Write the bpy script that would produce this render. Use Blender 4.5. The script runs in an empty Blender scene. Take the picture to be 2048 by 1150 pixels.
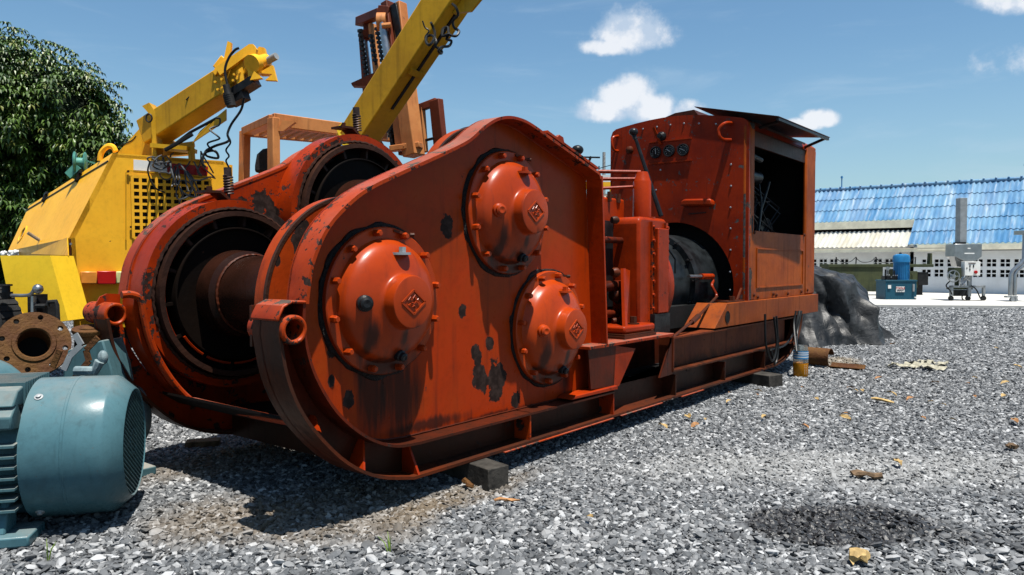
import bpy, bmesh, math, random
import numpy as np
from mathutils import Vector, Matrix, Euler, noise
random.seed(7); np.random.seed(7)
PI = math.pi
S = bpy.context.scene
COL = S.collection
# ------------------------------------------------------------------ camera
F = 1500.0; H = 1.4
A = math.atan(1181/1500); T = math.atan(47/1500)
cam_d = bpy.data.cameras.new('camera'); cam = bpy.data.objects.new('camera', cam_d); COL.objects.link(cam)
cam_d.sensor_width = 36; cam_d.lens = 36*F/2048; cam_d.clip_end = 500; cam_d.clip_start = .05
view = Vector((math.cos(A)*math.cos(T), math.sin(A)*math.cos(T), -math.sin(T)))
cam.location = (0, 0, H); cam.rotation_euler = view.to_track_quat('-Z', 'Y').to_euler()
S.camera = cam
S.render.resolution_x = 1024; S.render.resolution_y = 575

def ray(px, py):
    r = (px-1024)/F; u = (575-py)/F
    d = math.cos(T)+u*math.sin(T); z = -math.sin(T)+u*math.cos(T)
    return Vector((d*math.cos(A)+r*math.sin(A), d*math.sin(A)-r*math.cos(A), z))
C0 = Vector((0, 0, H))
def atx(px, py, X): v = ray(px, py); return C0+v*(X/v.x)
def aty(px, py, Y): v = ray(px, py); return C0+v*(Y/v.y)
def atz(px, py, Z): v = ray(px, py); return C0+v*((Z-H)/v.z)
def atd(px, py, D): return C0+ray(px, py)*D
RIGHT = Vector((math.sin(A), -math.cos(A), 0)); FWD = Vector((math.cos(A), math.sin(A), 0))
# ------------------------------------------------------------------ light
SUN = Vector((0.045, 0.130, -0.52)).normalized()
sd = bpy.data.lights.new('sun', 'SUN'); sd.energy = 5.0; sd.angle = math.radians(.5); sd.color = (1, .955, .88)
so = bpy.data.objects.new('sun', sd); COL.objects.link(so); so.rotation_euler = SUN.to_track_quat('-Z', 'Y').to_euler()
so.location = (0, 0, 20)
W = bpy.data.worlds.new('World'); S.world = W; W.use_nodes = True
S.view_settings.view_transform = 'Standard'; S.view_settings.look = 'None'
S.view_settings.exposure = 1.0; S.view_settings.gamma = 1
S.view_settings.use_curve_mapping = False

KA = .74      # base colours below were tuned at a lower exposure
class NT:
    def __init__(s, tree): s.t = tree
    def n(s, typ, ins=None, **kw):
        nd = s.t.nodes.new(typ)
        for k, v in kw.items(): setattr(nd, k, v)
        for k, v in (ins or {}).items(): s.put(nd.inputs[k], v)
        return nd
    def put(s, sock, v):
        if isinstance(v, bpy.types.Node): v = v.outputs[0]
        if isinstance(v, bpy.types.NodeSocket): s.t.links.new(v, sock)
        else:
            if sock.type == 'RGBA' and len(v) == 3: v = (*v, 1)
            sock.default_value = v
    def m(s, op, a, b=0.0, c=None, clamp=False):
        nd = s.t.nodes.new('ShaderNodeMath'); nd.operation = op; nd.use_clamp = clamp
        s.put(nd.inputs[0], a); s.put(nd.inputs[1], b)
        if c is not None: s.put(nd.inputs[2], c)
        return nd.outputs[0]
    def mix(s, f, a, b):
        nd = s.t.nodes.new('ShaderNodeMix'); nd.data_type = 'RGBA'
        s.put(nd.inputs[0], f); s.put(nd.inputs[6], a); s.put(nd.inputs[7], b); return nd.outputs[2]
    def ss(s, v, lo, hi, a=0.0, b=1.0):
        nd = s.t.nodes.new('ShaderNodeMapRange'); nd.interpolation_type = 'SMOOTHSTEP'
        s.put(nd.inputs[0], v); s.put(nd.inputs[1], lo); s.put(nd.inputs[2], hi); s.put(nd.inputs[3], a); s.put(nd.inputs[4], b)
        return nd.outputs[0]
    def noise(s, vec, scale, detail=4, rough=.5, dist=0):
        return s.n('ShaderNodeTexNoise', {'Vector': vec, 'Scale': scale, 'Detail': detail, 'Roughness': rough, 'Distortion': dist}).outputs[0]
    def map(s, vec, sc=(1, 1, 1), loc=(0, 0, 0)):
        return s.n('ShaderNodeMapping', {'Vector': vec, 'Scale': sc, 'Location': loc}).outputs[0]

wt = NT(W.node_tree); W.node_tree.nodes.clear()
wo = wt.n('ShaderNodeOutputWorld'); bg = wt.n('ShaderNodeBackground', {'Strength': .050})
wt.put(wo.inputs[0], bg)
sky = wt.n('ShaderNodeTexSky', sky_type='NISHITA', sun_disc=False)
sky.sun_elevation = math.asin(-SUN.z); sky.sun_rotation = math.atan2(-SUN.x, -SUN.y)
sky.air_density = 1.15; sky.dust_density = .9; sky.ozone_density = 1.6
tc = wt.n('ShaderNodeTexCoord').outputs['Generated']
nz = wt.noise(tc, 11, 8, .58); nzf = wt.noise(tc, 42, 6, .62)
mask = None; shade = None
# (px, py, half width, half height) of each cumulus seen in the photograph, turned into directions
for (px, py, hw, hh) in [(1245, 72, 88, 46), (1205, 95, 60, 26), (1250, 200, 62, 48), (1205, 225, 62, 30), (1300, 222, 60, 34), (1375, 225, 34, 24), (1638, 240, 32, 19), (1600, 252, 40, 14), (2030, -10, 60, 34), (430, -160, 160, 70), (2500, 120, 180, 60), (-300, 200, 160, 60), (1500, -420, 220, 90)]:
    d = ray(px, py).normalized(); e = ray(px+10, py).normalized()-ray(px-10, py).normalized(); e.normalize(); u = e.cross(d).normalized()
    if u.z < 0: u = -u
    k = F/((ray(px, py).length))*1.0
    x = wt.m('MULTIPLY', wt.n('ShaderNodeVectorMath', {0: tc, 1: tuple(e)}, operation='DOT_PRODUCT').outputs['Value'], 1.0)
    x = wt.m('SUBTRACT', x, d.dot(e)); y = wt.m('SUBTRACT', wt.n('ShaderNodeVectorMath', {0: tc, 1: tuple(u)}, operation='DOT_PRODUCT').outputs['Value'], d.dot(u))
    f = wt.n('ShaderNodeVectorMath', {0: tc, 1: tuple(d)}, operation='DOT_PRODUCT').outputs['Value']
    x = wt.m('MULTIPLY', x, k/hw); y = wt.m('MULTIPLY', y, k/hh)
    yb = wt.m('MULTIPLY', wt.m('MINIMUM', y, 0.0), .45)          # flatter bases
    r2 = wt.m('ADD', wt.m('MULTIPLY', x, x), wt.m('MULTIPLY', wt.m('ADD', y, yb), wt.m('ADD', y, yb)))
    g = wt.m('SUBTRACT', 1.0, wt.m('SQRT', r2))
    g = wt.m('MULTIPLY', g, wt.m('GREATER_THAN', f, 0.0)) if False else wt.m('SUBTRACT', g, wt.m('MULTIPLY', wt.m('LESS_THAN', f, 0.0), 9.0))
    mask = g if mask is None else wt.m('MAXIMUM', mask, g)
dn = wt.m('ADD', wt.m('MULTIPLY', wt.m('SUBTRACT', nz, .5), 1.55), wt.m('MULTIPLY', wt.m('SUBTRACT', nzf, .5), .6))
cm = wt.ss(wt.m('ADD', mask, dn), -.06, .46)
up = wt.n('ShaderNodeSeparateXYZ', {0: tc}).outputs[2]
nshift = wt.noise(wt.map(tc, loc=(0, 0, .03)), 11, 8, .58)
sh = wt.ss(wt.m('ADD', wt.m('SUBTRACT', nz, nshift), wt.m('MULTIPLY', mask, .10)), -.05, .09)
ccol = wt.mix(sh, (5.6, 6.7, 8.2), (9.3, 9.5, 9.9))
wisp = wt.noise(wt.map(tc, (3, 3, 14)), 1.6, 6, .6, .6)
wm = wt.m('MULTIPLY', wt.ss(wisp, .5, .82), .30)
hz = wt.ss(up, .30, -.02)
skyt = wt.n('ShaderNodeMix', data_type='RGBA', blend_type='MULTIPLY'); wt.put(skyt.inputs[0], 1.0); wt.put(skyt.inputs[6], sky.outputs[0]); wt.put(skyt.inputs[7], (.92, 1.20, 1.30))
skyc = wt.mix(wm, skyt.outputs[2], (5.8, 7.2, 8.6))
skyc = wt.mix(wt.m('MULTIPLY', hz, .25), skyc, (5.8, 7.0, 8.4))
skyc = wt.mix(wt.m('MULTIPLY', cm, .88), skyc, ccol)
wt.put(bg.inputs['Color'], skyc)

# ------------------------------------------------------------------ materials
def mat(name):
    m = bpy.data.materials.new(name); m.use_nodes = True; m.node_tree.nodes.clear()
    t = NT(m.node_tree); b = t.n('ShaderNodeBsdfPrincipled'); o = t.n('ShaderNodeOutputMaterial', {0: b}); return m, t, b
def paint(name, base, alt=None, rough=.35, chip=.5, chipcol=(.022, .012, .009), streak=.5, blobs=(), metal=0.0, spec=.12, scale=1.0, dust=.0, stains=(), bump=.12, coat=0.0, low=None):
    m, t, b = mat(name)
    base = tuple(c*KA for c in base); alt = tuple(c*KA for c in alt) if alt else None; chipcol = tuple(c*.6 for c in chipcol)
    co = t.n('ShaderNodeTexCoord').outputs['Object']
    big = t.noise(co, 1.7*scale, 5, .6); fine = t.noise(co, 22*scale, 5, .62); mid = t.noise(co, 6.5*scale, 8, .66, .3)
    alt = alt or tuple(c*.72 for c in base)
    col = t.mix(t.ss(big, .35, .68), base, alt)
    col = t.mix(t.m('MULTIPLY', t.ss(fine, .45, .75), .22), col, tuple(c*.45 for c in base))
    st = t.noise(t.map(co, (9, 9, .55)), 2.0*scale, 5, .6)
    smask = t.m('MULTIPLY', t.ss(st, .52, .74), streak)
    col = t.mix(t.m('MULTIPLY', t.ss(t.noise(co, 2.3*scale, 9, .7, .4), .50, .72), .55*min(1, chip+.25)), col, tuple(c*.25+d*.5 for c, d in zip(base, (.02, .008, .004))))
    col = t.mix(smask, col, tuple(c*.22+.004 for c in base))
    th = .80-.20*chip
    cmk = t.ss(t.m('ADD', mid, t.m('MULTIPLY', t.m('SUBTRACT', fine, .5), .35)), th, th+.02)
    spk = t.m('ADD', t.noise(co, 30*scale, 4, .6), t.m('MULTIPLY', t.m('SUBTRACT', t.noise(co, 3.1*scale, 4, .6), .5), .75))
    cmk = t.m('MAXIMUM', cmk, t.ss(spk, .83-.13*chip, .85-.13*chip))
    sep = t.n('ShaderNodeSeparateXYZ', {0: co})
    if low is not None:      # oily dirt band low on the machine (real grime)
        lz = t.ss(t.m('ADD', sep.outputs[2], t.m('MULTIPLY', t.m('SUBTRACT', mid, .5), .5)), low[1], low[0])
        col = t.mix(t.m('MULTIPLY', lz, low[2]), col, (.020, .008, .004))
    for (bx, bz, rx, rz) in stains:
        dx = t.m('DIVIDE', t.m('SUBTRACT', sep.outputs[0], bx), rx); dz = t.m('DIVIDE', t.m('SUBTRACT', sep.outputs[2], bz), rz)
        d = t.m('SQRT', t.m('ADD', t.m('MULTIPLY', dx, dx), t.m('MULTIPLY', dz, dz)))
        d = t.m('ADD', d, t.m('MULTIPLY', t.m('SUBTRACT', t.noise(t.map(co, (8, 8, .8)), 2.4, 5, .6), .5), 1.7))
        col = t.mix(t.m('MULTIPLY', t.ss(d, 1.15, .35), .86), col, (.014, .007, .005))
    for (bx, bz, rx, rz) in blobs:
        dx = t.m('DIVIDE', t.m('SUBTRACT', sep.outputs[0], bx), rx); dz = t.m('DIVIDE', t.m('SUBTRACT', sep.outputs[2], bz), rz)
        d = t.m('SQRT', t.m('ADD', t.m('MULTIPLY', dx, dx), t.m('MULTIPLY', dz, dz)))
        d = t.m('ADD', d, t.m('ADD', t.m('MULTIPLY', t.m('SUBTRACT', t.noise(co, 19, 6, .68), .5), 1.7), t.m('MULTIPLY', t.m('SUBTRACT', t.noise(co, 6, 2, .5), .5), 1.3)))
        cmk = t.m('MAXIMUM', cmk, t.ss(d, .95, .88))
    cc = t.mix(t.ss(fine, .4, .7), chipcol, tuple(min(1, c*2.2+.004) for c in chipcol))
    col = t.mix(cmk, col, cc)
    if dust > 0: 
        up = t.n('ShaderNodeSeparateXYZ', {0: t.n('ShaderNodeNewGeometry').outputs['Normal']}).outputs[2]
        col = t.mix(t.m('MULTIPLY', t.m('MULTIPLY', t.ss(up, .3, .95), t.ss(big, .3, .7)), dust), col, (.42, .34, .27))
    t.put(b.inputs['Base Color'], col)
    rg = t.m('ADD', t.m('MULTIPLY', cmk, .35), t.m('ADD', rough-.08, t.m('MULTIPLY', t.m('ADD', fine, smask), .16)), clamp=True)
    t.put(b.inputs['Roughness'], rg); b.inputs['Metallic'].default_value = metal
    b.inputs['Specular IOR Level'].default_value = spec
    if coat: b.inputs['Coat Weight'].default_value = coat; b.inputs['Coat Roughness'].default_value = .12
    hgt = t.m('SUBTRACT', t.m('MULTIPLY', t.noise(co, 9*scale, 4, .5), .6), t.m('MULTIPLY', cmk, .5))
    hgt = t.m('ADD', hgt, t.m('MULTIPLY', fine, .3))
    t.put(b.inputs['Normal'], t.n('ShaderNodeBump', {'Strength': bump*2.5, 'Distance': .012, 'Height': hgt}))
    return m
def plain(name, base, rough=.6, metal=0, var=.35, scale=8, bump=.2, bd=.01, trans=0, alpha=1):
    m, t, b = mat(name); co = t.n('ShaderNodeTexCoord').outputs['Object']; base = tuple(c*KA for c in base)
    n = t.noise(co, scale, 6, .62)
    t.put(b.inputs['Base Color'], t.mix(t.ss(n, .3, .7), tuple(c*(1-var) for c in base), tuple(min(1, c*(1+var)) for c in base)))
    b.inputs['Roughness'].default_value = rough; b.inputs['Metallic'].default_value = metal; b.inputs['Specular IOR Level'].default_value = .18
    if trans: b.inputs['Transmission Weight'].default_value = trans
    if bump: t.put(b.inputs['Normal'], t.n('ShaderNodeBump', {'Strength': bump, 'Distance': bd, 'Height': t.noise(co, scale*3, 5, .6)}))
    return m
OR = (.36, .031, .0025); ORD = (.24, .020, .002)
def pc(px, py, r, rz=None, Y=3.29): p = aty(px, py, Y); return (p.x, p.z, r*1.22, (rz or r)*1.22)
webblobs = [pc(893, 450, .05, .062), pc(925, 623, .03, .045), pc(962, 757, .072, .10), pc(992, 760, .085, .12), pc(950, 705, .035, .06), pc(980, 688, .036, .04), pc(955, 722, .04, .05), pc(697, 797, .035, .06), pc(1030, 802, .045, .055), pc(664, 762, .02, .025), pc(935, 466, .028, .06), pc(1022, 645, .02, .05), pc(664, 700, .03, .04)]
webstains = [pc(720, 690, .05, .20), pc(745, 800, .10, .24), pc(800, 790, .16, .25), pc(850, 850, .35, .04), pc(1000, 830, .5, .03), pc(1130, 765, .06, .12)]
M = {}
M['web'] = paint('orange web paint', OR, (.31, .040, .003), .30, .22, blobs=webblobs, stains=webstains, streak=.45, bump=.05, spec=.10)
M['orange'] = paint('orange machine paint', OR, ORD, .33, .62, streak=.4, bump=.1)
M['edge'] = paint('worn orange flange paint', (.38, .042, .004), (.26, .022, .003), .40, 1.15, dust=.22, streak=.4, bump=.12)
M['cover'] = paint('glossy orange cover paint', (.43, .047, .0025), (.33, .033, .0025), .31, .14, streak=.4, bump=.04, spec=.22, coat=.0, stains=[s_ for (x_, z_) in ((2.95, 1.187), (4.10, 1.755), (4.60, .922)) for s_ in ((x_+.02, z_-.37, .30, .12), (x_-.20, z_-.20, .05, .17), (x_+.03, z_-.20, .035, .10))])
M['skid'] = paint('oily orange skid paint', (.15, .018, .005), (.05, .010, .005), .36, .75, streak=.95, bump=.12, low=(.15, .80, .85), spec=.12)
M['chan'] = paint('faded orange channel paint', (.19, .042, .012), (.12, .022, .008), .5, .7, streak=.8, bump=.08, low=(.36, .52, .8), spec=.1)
M['farplate'] = paint('chipped orange side plate', OR, ORD, .36, 1.1, streak=.4, bump=.1, blobs=[(3.34, 1.80, .12, .15), (3.18, 1.83, .05, .08), (3.6, 2.06, .05, .08), (3.9, 2.12, .04, .07), (2.28, .86, .05, .06)])
M['house'] = paint('engine house paint', (.33, .026, .003), (.20, .015, .003), .38, .9, streak=.5, bump=.05, spec=.12, dust=.08, chipcol=(.06, .05, .045))
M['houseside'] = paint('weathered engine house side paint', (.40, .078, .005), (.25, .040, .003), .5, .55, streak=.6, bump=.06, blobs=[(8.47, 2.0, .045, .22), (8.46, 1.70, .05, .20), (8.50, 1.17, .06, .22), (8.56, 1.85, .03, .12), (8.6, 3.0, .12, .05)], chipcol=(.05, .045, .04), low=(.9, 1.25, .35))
M['drum'] = paint('greasy black drum paint', (.006, .0045, .004), (.008, .0045, .003), .5, .3, streak=.3, chipcol=(.03, .010, .005), bump=.2, spec=.07)
M['disc'] = paint('chipped drum guard disc paint', (.36, .040, .004), (.30, .045, .006), .42, .8, streak=.5, bump=.15, blobs=[pc(600, 492, .045, .11, Y=3.455), pc(612, 470, .03, .07, Y=3.455), pc(556, 522, .02, .035, Y=3.455)])
M['barrel'] = paint('greasy brown drum barrel', (.030, .010, .006), (.012, .005, .003), .28, .2, streak=.2, bump=.15, chipcol=(.01, .006, .005))
M['rimrust'] = paint('rusty drum rim', (.055, .022, .013), (.025, .012, .009), .5, .5, streak=.3, bump=.4)
M['black'] = plain('oily black metal', (.012, .012, .013), .32, 0, .5, 10, .3)
M['matt'] = plain('matt black unlit interior', (.006, .006, .006), .85, 0, .3)  # near black, also stands in for shade in openings and gaps
M['dome'] = plain('dusty black bell housing', (.016, .019, .021), .34, .2, .6, 5, .25)
M['chrome'] = plain('bare steel', (.42, .42, .42), .3, .9, .2, 12, .1)
M['grime'] = plain('thick black sealant grease', (.010, .008, .007), .45, 0, .5, 20, .9, .02)
M['brown'] = paint('brown worn flange steel', (.050, .017, .009), (.10, .020, .006), .45, .6, streak=.8, chipcol=(.02, .012, .01), bump=.2)
M['yellow'] = paint('yellow trailer paint', (.97, .50, .030), (.90, .44, .024), .38, .12, streak=.12, bump=.02, chipcol=(.08, .04, .02))
M['boom'] = paint('yellow mast paint', (.66, .36, .018), (.50, .25, .014), .36, .35, streak=.35, bump=.04, chipcol=(.10, .06, .02))
M['fender'] = paint('bright yellow fender paint', (1.0, .66, .035), (.95, .60, .03), .45, .05, streak=.05, bump=.02)
M['fork'] = paint('faded orange forklift paint', (.60, .25, .085), (.46, .16, .05), .5, .35, streak=.45, bump=.06, chipcol=(.06, .03, .02))
M['forkred'] = paint('faded red mast paint', (.17, .038, .018), (.11, .028, .014), .5, .4, streak=.45, bump=.06)
M['motor'] = paint('grey blue motor paint', (.072, .165, .195), (.055, .135, .165), .28, .25, streak=.3, bump=.04, chipcol=(.10, .06, .04), dust=.2, scale=1.6)
M['motord'] = paint('grey blue motor fin paint', (.07, .15, .17), (.05, .11, .13), .45, .4, streak=.3, bump=.06, chipcol=(.10, .06, .04), dust=.5, scale=1.6)
M['rust'] = paint('rust', (.085, .034, .014), (.13, .062, .018), .7, .5, streak=.2, bump=.5, chipcol=(.04, .016, .01), scale=3)
M['pump'] = paint('pale blue casting', (.26, .33, .34), (.05, .10, .13), .4, .5, streak=.5, bump=.2, chipcol=(.12, .05, .02), scale=2)
M['wood'] = plain('dark wood', (.040, .036, .031), .8, 0, .5, 9, .6)
M['bark'] = plain('bark', (.13, .085, .05), .85, 0, .5, 14, .8)
M['rubber'] = plain('black rubber', (.018, .018, .018), .6, 0, .3, 20, .3)
M['cable'] = plain('black cable', (.012, .013, .014), .42, 0, .3, 20, 0)
M['greycable'] = plain('grey coiled cable', (.085, .09, .095), .3, 0, .3, 20, 0)
M['springm'] = plain('dark spring steel', (.07, .045, .04), .5, .4, .4, 20, .2)
M['white'] = plain('white plastic', (.75, .75, .72), .5, 0, .08, 5, 0)
M['redp'] = plain('red reflector', (.38, .010, .010), .3, 0, .15, 5, 0)
M['amber'] = plain('amber lens', (.70, .26, .04), .25, 0, .15, 9, 0)
M['paleglass'] = plain('pale lens', (.60, .60, .28), .25, 0, .12, 9, 0)
M['teal'] = plain('teal hand winch paint', (.08, .27, .22), .5, 0, .3, 9, .2)
M['glass'] = plain('gauge face', (.012, .014, .016), .15, 0, .2, 9, 0)
M['steel'] = plain('stainless steel', (.40, .41, .42), .28, .85, .12, 4, .08)
M['greyp'] = plain('grey paint', (.30, .32, .33), .5, .2, .15, 5, .05)
M['hydblue'] = paint('dark blue tank paint', (.018, .085, .13), (.014, .07, .11), .4, .1, streak=.2, bump=.03)
M['motblue'] = plain('bright blue motor paint', (.02, .16, .36), .42, 0, .18, 4, .1)
M['green'] = paint('old green lathe paint', (.065, .075, .035), (.04, .05, .030), .6, .6, streak=.6, bump=.1, chipcol=(.05, .04, .03))
M['oil'] = plain('amber oil', (.50, .19, .008), .18, 0, .12, 3, 0)
M['clear'] = plain('clear plastic', (.85, .9, .9), .1, 0, .03, 3, 0, trans=.92)
M['bluelabel'] = plain('blue label', (.05, .22, .45), .5, 0, .1, 3, 0)
M['insul'] = plain('utility pole concrete', (.30, .30, .29), .8)
# sheet roofs
def roofmat(name, base, alt, patch):
    m, t, b = mat(name); co = t.n('ShaderNodeNewGeometry').outputs['Position']
    n = t.noise(t.map(co, (.35, 1.2, .35)), 1.3, 5, .6); n2 = t.noise(t.map(co, (.5, 6, .5)), 1.1, 6, .65)
    c = t.mix(t.ss(n, .42, .62), base, alt); c = t.mix(t.m('MULTIPLY', t.ss(n2, .5, .72), patch), c, (.62, .66, .68))
    c = t.mix(t.m('MULTIPLY', t.ss(t.noise(t.map(co, (.6, 9, .6)), 1.4, 5, .6), .6, .75), .55), c, (.09, .12, .15))
    oi = t.n('ShaderNodeObjectInfo').outputs['Random']
    c = t.mix(t.m('MULTIPLY', oi, .16), c, (.55, .60, .64))
    hs = t.n('ShaderNodeHueSaturation', {'Color': c, 'Value': KA}); t.put(b.inputs['Base Color'], hs); b.inputs['Roughness'].default_value = .36
    t.put(b.inputs['Normal'], t.n('ShaderNodeBump', {'Strength': .2, 'Distance': .02, 'Height': n2})); return m
M['roofblue'] = roofmat('weathered blue fibre cement', (.055, .19, .37), (.14, .30, .46), .5)
M['roofwhite'] = roofmat('weathered white fibre cement', (.52, .51, .45), (.46, .42, .32), .5)
M['wall'] = plain('whitewashed wall', (.88, .89, .90), .85, 0, .08, 1.5, .1)
M['fascia'] = plain('cream fascia board', (.92, .85, .66), .7, 0, .15, 2, .05)
M['concrete'] = plain('pale concrete', (.50, .49, .46), .9, 0, .07, .8, .1)
# tarp
m, t, b = mat('dusty black tarpaulin'); co = t.n('ShaderNodeTexCoord').outputs['Object']
n = t.noise(co, 2.2, 8, .68, .5); up = t.n('ShaderNodeSeparateXYZ', {0: t.n('ShaderNodeNewGeometry').outputs['Normal']}).outputs[2]
c = t.mix(t.ss(n, .36, .66), (.004, .0045, .005), (.040, .042, .044)); c = t.mix(t.m('MULTIPLY', t.ss(t.noise(co, 14, 6, .7), .55, .72), .35), c, (.13, .13, .13))
hs = t.n('ShaderNodeHueSaturation', {'Color': c, 'Value': KA}); t.put(b.inputs['Base Color'], hs); b.inputs['Roughness'].default_value = .48; b.inputs['Specular IOR Level'].default_value = .3
t.put(b.inputs['Normal'], t.n('ShaderNodeBump', {'Strength': .6, 'Distance': .05, 'Height': t.m('ABSOLUTE', t.m('SUBTRACT', t.noise(co, 4.5, 6, .55, .6), .5))})); M['tarp'] = m
# leaves
m, t, b = mat('glossy mango leaves')
oi = t.n('ShaderNodeAttribute', attribute_name='tone').outputs['Fac']
c = t.mix(t.ss(oi, 0, 1), (.008, .034, .004), (.085, .155, .016)); c = t.mix(t.ss(oi, .93, 1.0), c, (.14, .16, .03))
hs = t.n('ShaderNodeHueSaturation', {'Color': c, 'Value': .74}); t.put(b.inputs['Base Color'], hs); b.inputs['Roughness'].default_value = .46; b.inputs['Specular IOR Level'].default_value = .38
b.inputs['Transmission Weight'].default_value = .0
M['leaf'] = m
def leafy(name, c1): return plain(name, c1, .7, 0, .35, 20, .2)
M['dry1'] = leafy('dry tan leaf', (.42, .29, .12)); M['dry2'] = leafy('dry orange leaf', (.34, .17, .07)); M['paper'] = leafy('pale paper scrap', (.36, .34, .26)); M['grassm'] = leafy('grass blade', (.20, .30, .05))
# gravel
def stonemat(name, inst):
    m, t, b = mat(name); pos = t.n('ShaderNodeNewGeometry').outputs['Position']
    if inst: rnd = t.n('ShaderNodeObjectInfo').outputs['Random']
    else:
        v = t.n('ShaderNodeTexVoronoi', {'Vector': t.map(pos, (1, 1, .2)), 'Scale': 20.0}); rnd = t.n('ShaderNodeSeparateXYZ', {0: v.outputs['Color']}).outputs[0]
    ramp = t.n('ShaderNodeValToRGB', {0: rnd}); e = ramp.color_ramp.elements
    e[0].position = 0; e[0].color = (.035, .037, .040, 1); e[1].position = 1; e[1].color = (.60, .61, .62, 1)
    for p, c in ((.25, (.085, .092, .100, 1)), (.6, (.18, .187, .195, 1)), (.85, (.32, .325, .33, 1))):
        x = e.new(p); x.color = c
    c = ramp.outputs[0]
    grain = t.noise(pos, 70, 4, .6); c = t.mix(t.m('MULTIPLY', grain, .4), c, (.08, .084, .088))
    xy = t.n('ShaderNodeSeparateXYZ', {0: pos}); edge = t.noise(pos, 2.4, 5, .6); edge2 = t.noise(pos, 9, 3, .6)
    def blob(cx, cy, rx, ry, rot):
        dx = t.m('SUBTRACT', xy.outputs[0], cx); dy = t.m('SUBTRACT', xy.outputs[1], cy); cs, sn = math.cos(rot), math.sin(rot)
        a = t.m('DIVIDE', t.m('ADD', t.m('MULTIPLY', dx, cs), t.m('MULTIPLY', dy, sn)), rx)
        bb = t.m('DIVIDE', t.m('SUBTRACT', t.m('MULTIPLY', dy, cs), t.m('MULTIPLY', dx, sn)), ry)
        d = t.m('SQRT', t.m('ADD', t.m('MULTIPLY', a, a), t.m('MULTIPLY', bb, bb)))
        return t.m('ADD', d, t.m('ADD', t.m('MULTIPLY', t.m('SUBTRACT', edge, .5), .9), t.m('MULTIPLY', t.m('SUBTRACT', edge2, .5), .5)))
    # rusty run-off beside the winch skid and under the nose
    for (cx, cy, rx, ry, rot) in [(2.75, 3.35, .75, .75, .3), (3.45, 3.02, .85, .22, 0), (2.9, 4.9, .9, .5, 0), (2.2, 3.8, .5, .5, 0)]:
        c = t.mix(t.m('MULTIPLY', t.ss(blob(cx, cy, rx, ry, rot), 1.05, .35), .36), c, (.17, .115, .055))
    fine = t.ss(blob(11.3, 3.0, .9, .4, 0), 1.0, .4); c = t.mix(t.m('MULTIPLY', fine, .5), c, (.30, .24, .16))
    # wet oil patch, lower right; paler dusty track beyond it
    p = atz(1680, 1050, 0)
    oil = t.ss(blob(p.x, p.y, .62, .34, math.atan2(RIGHT.y, RIGHT.x)), 1.0, .84)
    p3 = atz(1860, 1075, 0); oil2 = t.m('MULTIPLY', t.ss(blob(p3.x, p3.y, .5, .17, math.atan2(RIGHT.y, RIGHT.x)), 1.0, .5), .7)
    oil = t.m('MAXIMUM', oil, oil2)
    p2 = atz(1740, 935, 0)
    du = t.ss(blob(p2.x, p2.y, 1.9, .55, math.atan2(RIGHT.y, RIGHT.x)), 1.25, .3)
    c = t.mix(t.m('MULTIPLY', du, .38), c, (.42, .42, .41))
    c = t.mix(t.m('MULTIPLY', oil, .92), c, (.010, .010, .011)); c = t.n('ShaderNodeHueSaturation', {'Color': c, 'Value': KA*.88, 'Saturation': 1.25}).outputs[0]
    t.put(b.inputs['Base Color'], c); t.put(b.inputs['Roughness'], t.m('SUBTRACT', .72, t.m('MULTIPLY', oil, .22)))
    if not inst:
        v2 = t.n('ShaderNodeTexVoronoi', {'Vector': pos, 'Scale': 20.0})
        t.put(b.inputs['Normal'], t.n('ShaderNodeBump', {'Strength': 1.0, 'Distance': .04, 'Height': t.m('ADD', t.m('MULTIPLY', v2.outputs['Distance'], -1.0), t.noise(pos, 14, 4, .6))}))
        t.put(b.inputs['Base Color'], t.mix(.5, c, (.018, .019, .02)))  # bed darkened: shade between the stones is put into its colour
    else: t.put(b.inputs['Normal'], t.n('ShaderNodeBump', {'Strength': .35, 'Distance': .006, 'Height': grain}))
    return m
M['stone'] = stonemat('slate chipping', True); M['ground'] = stonemat('fine gravel bed', False)

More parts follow.
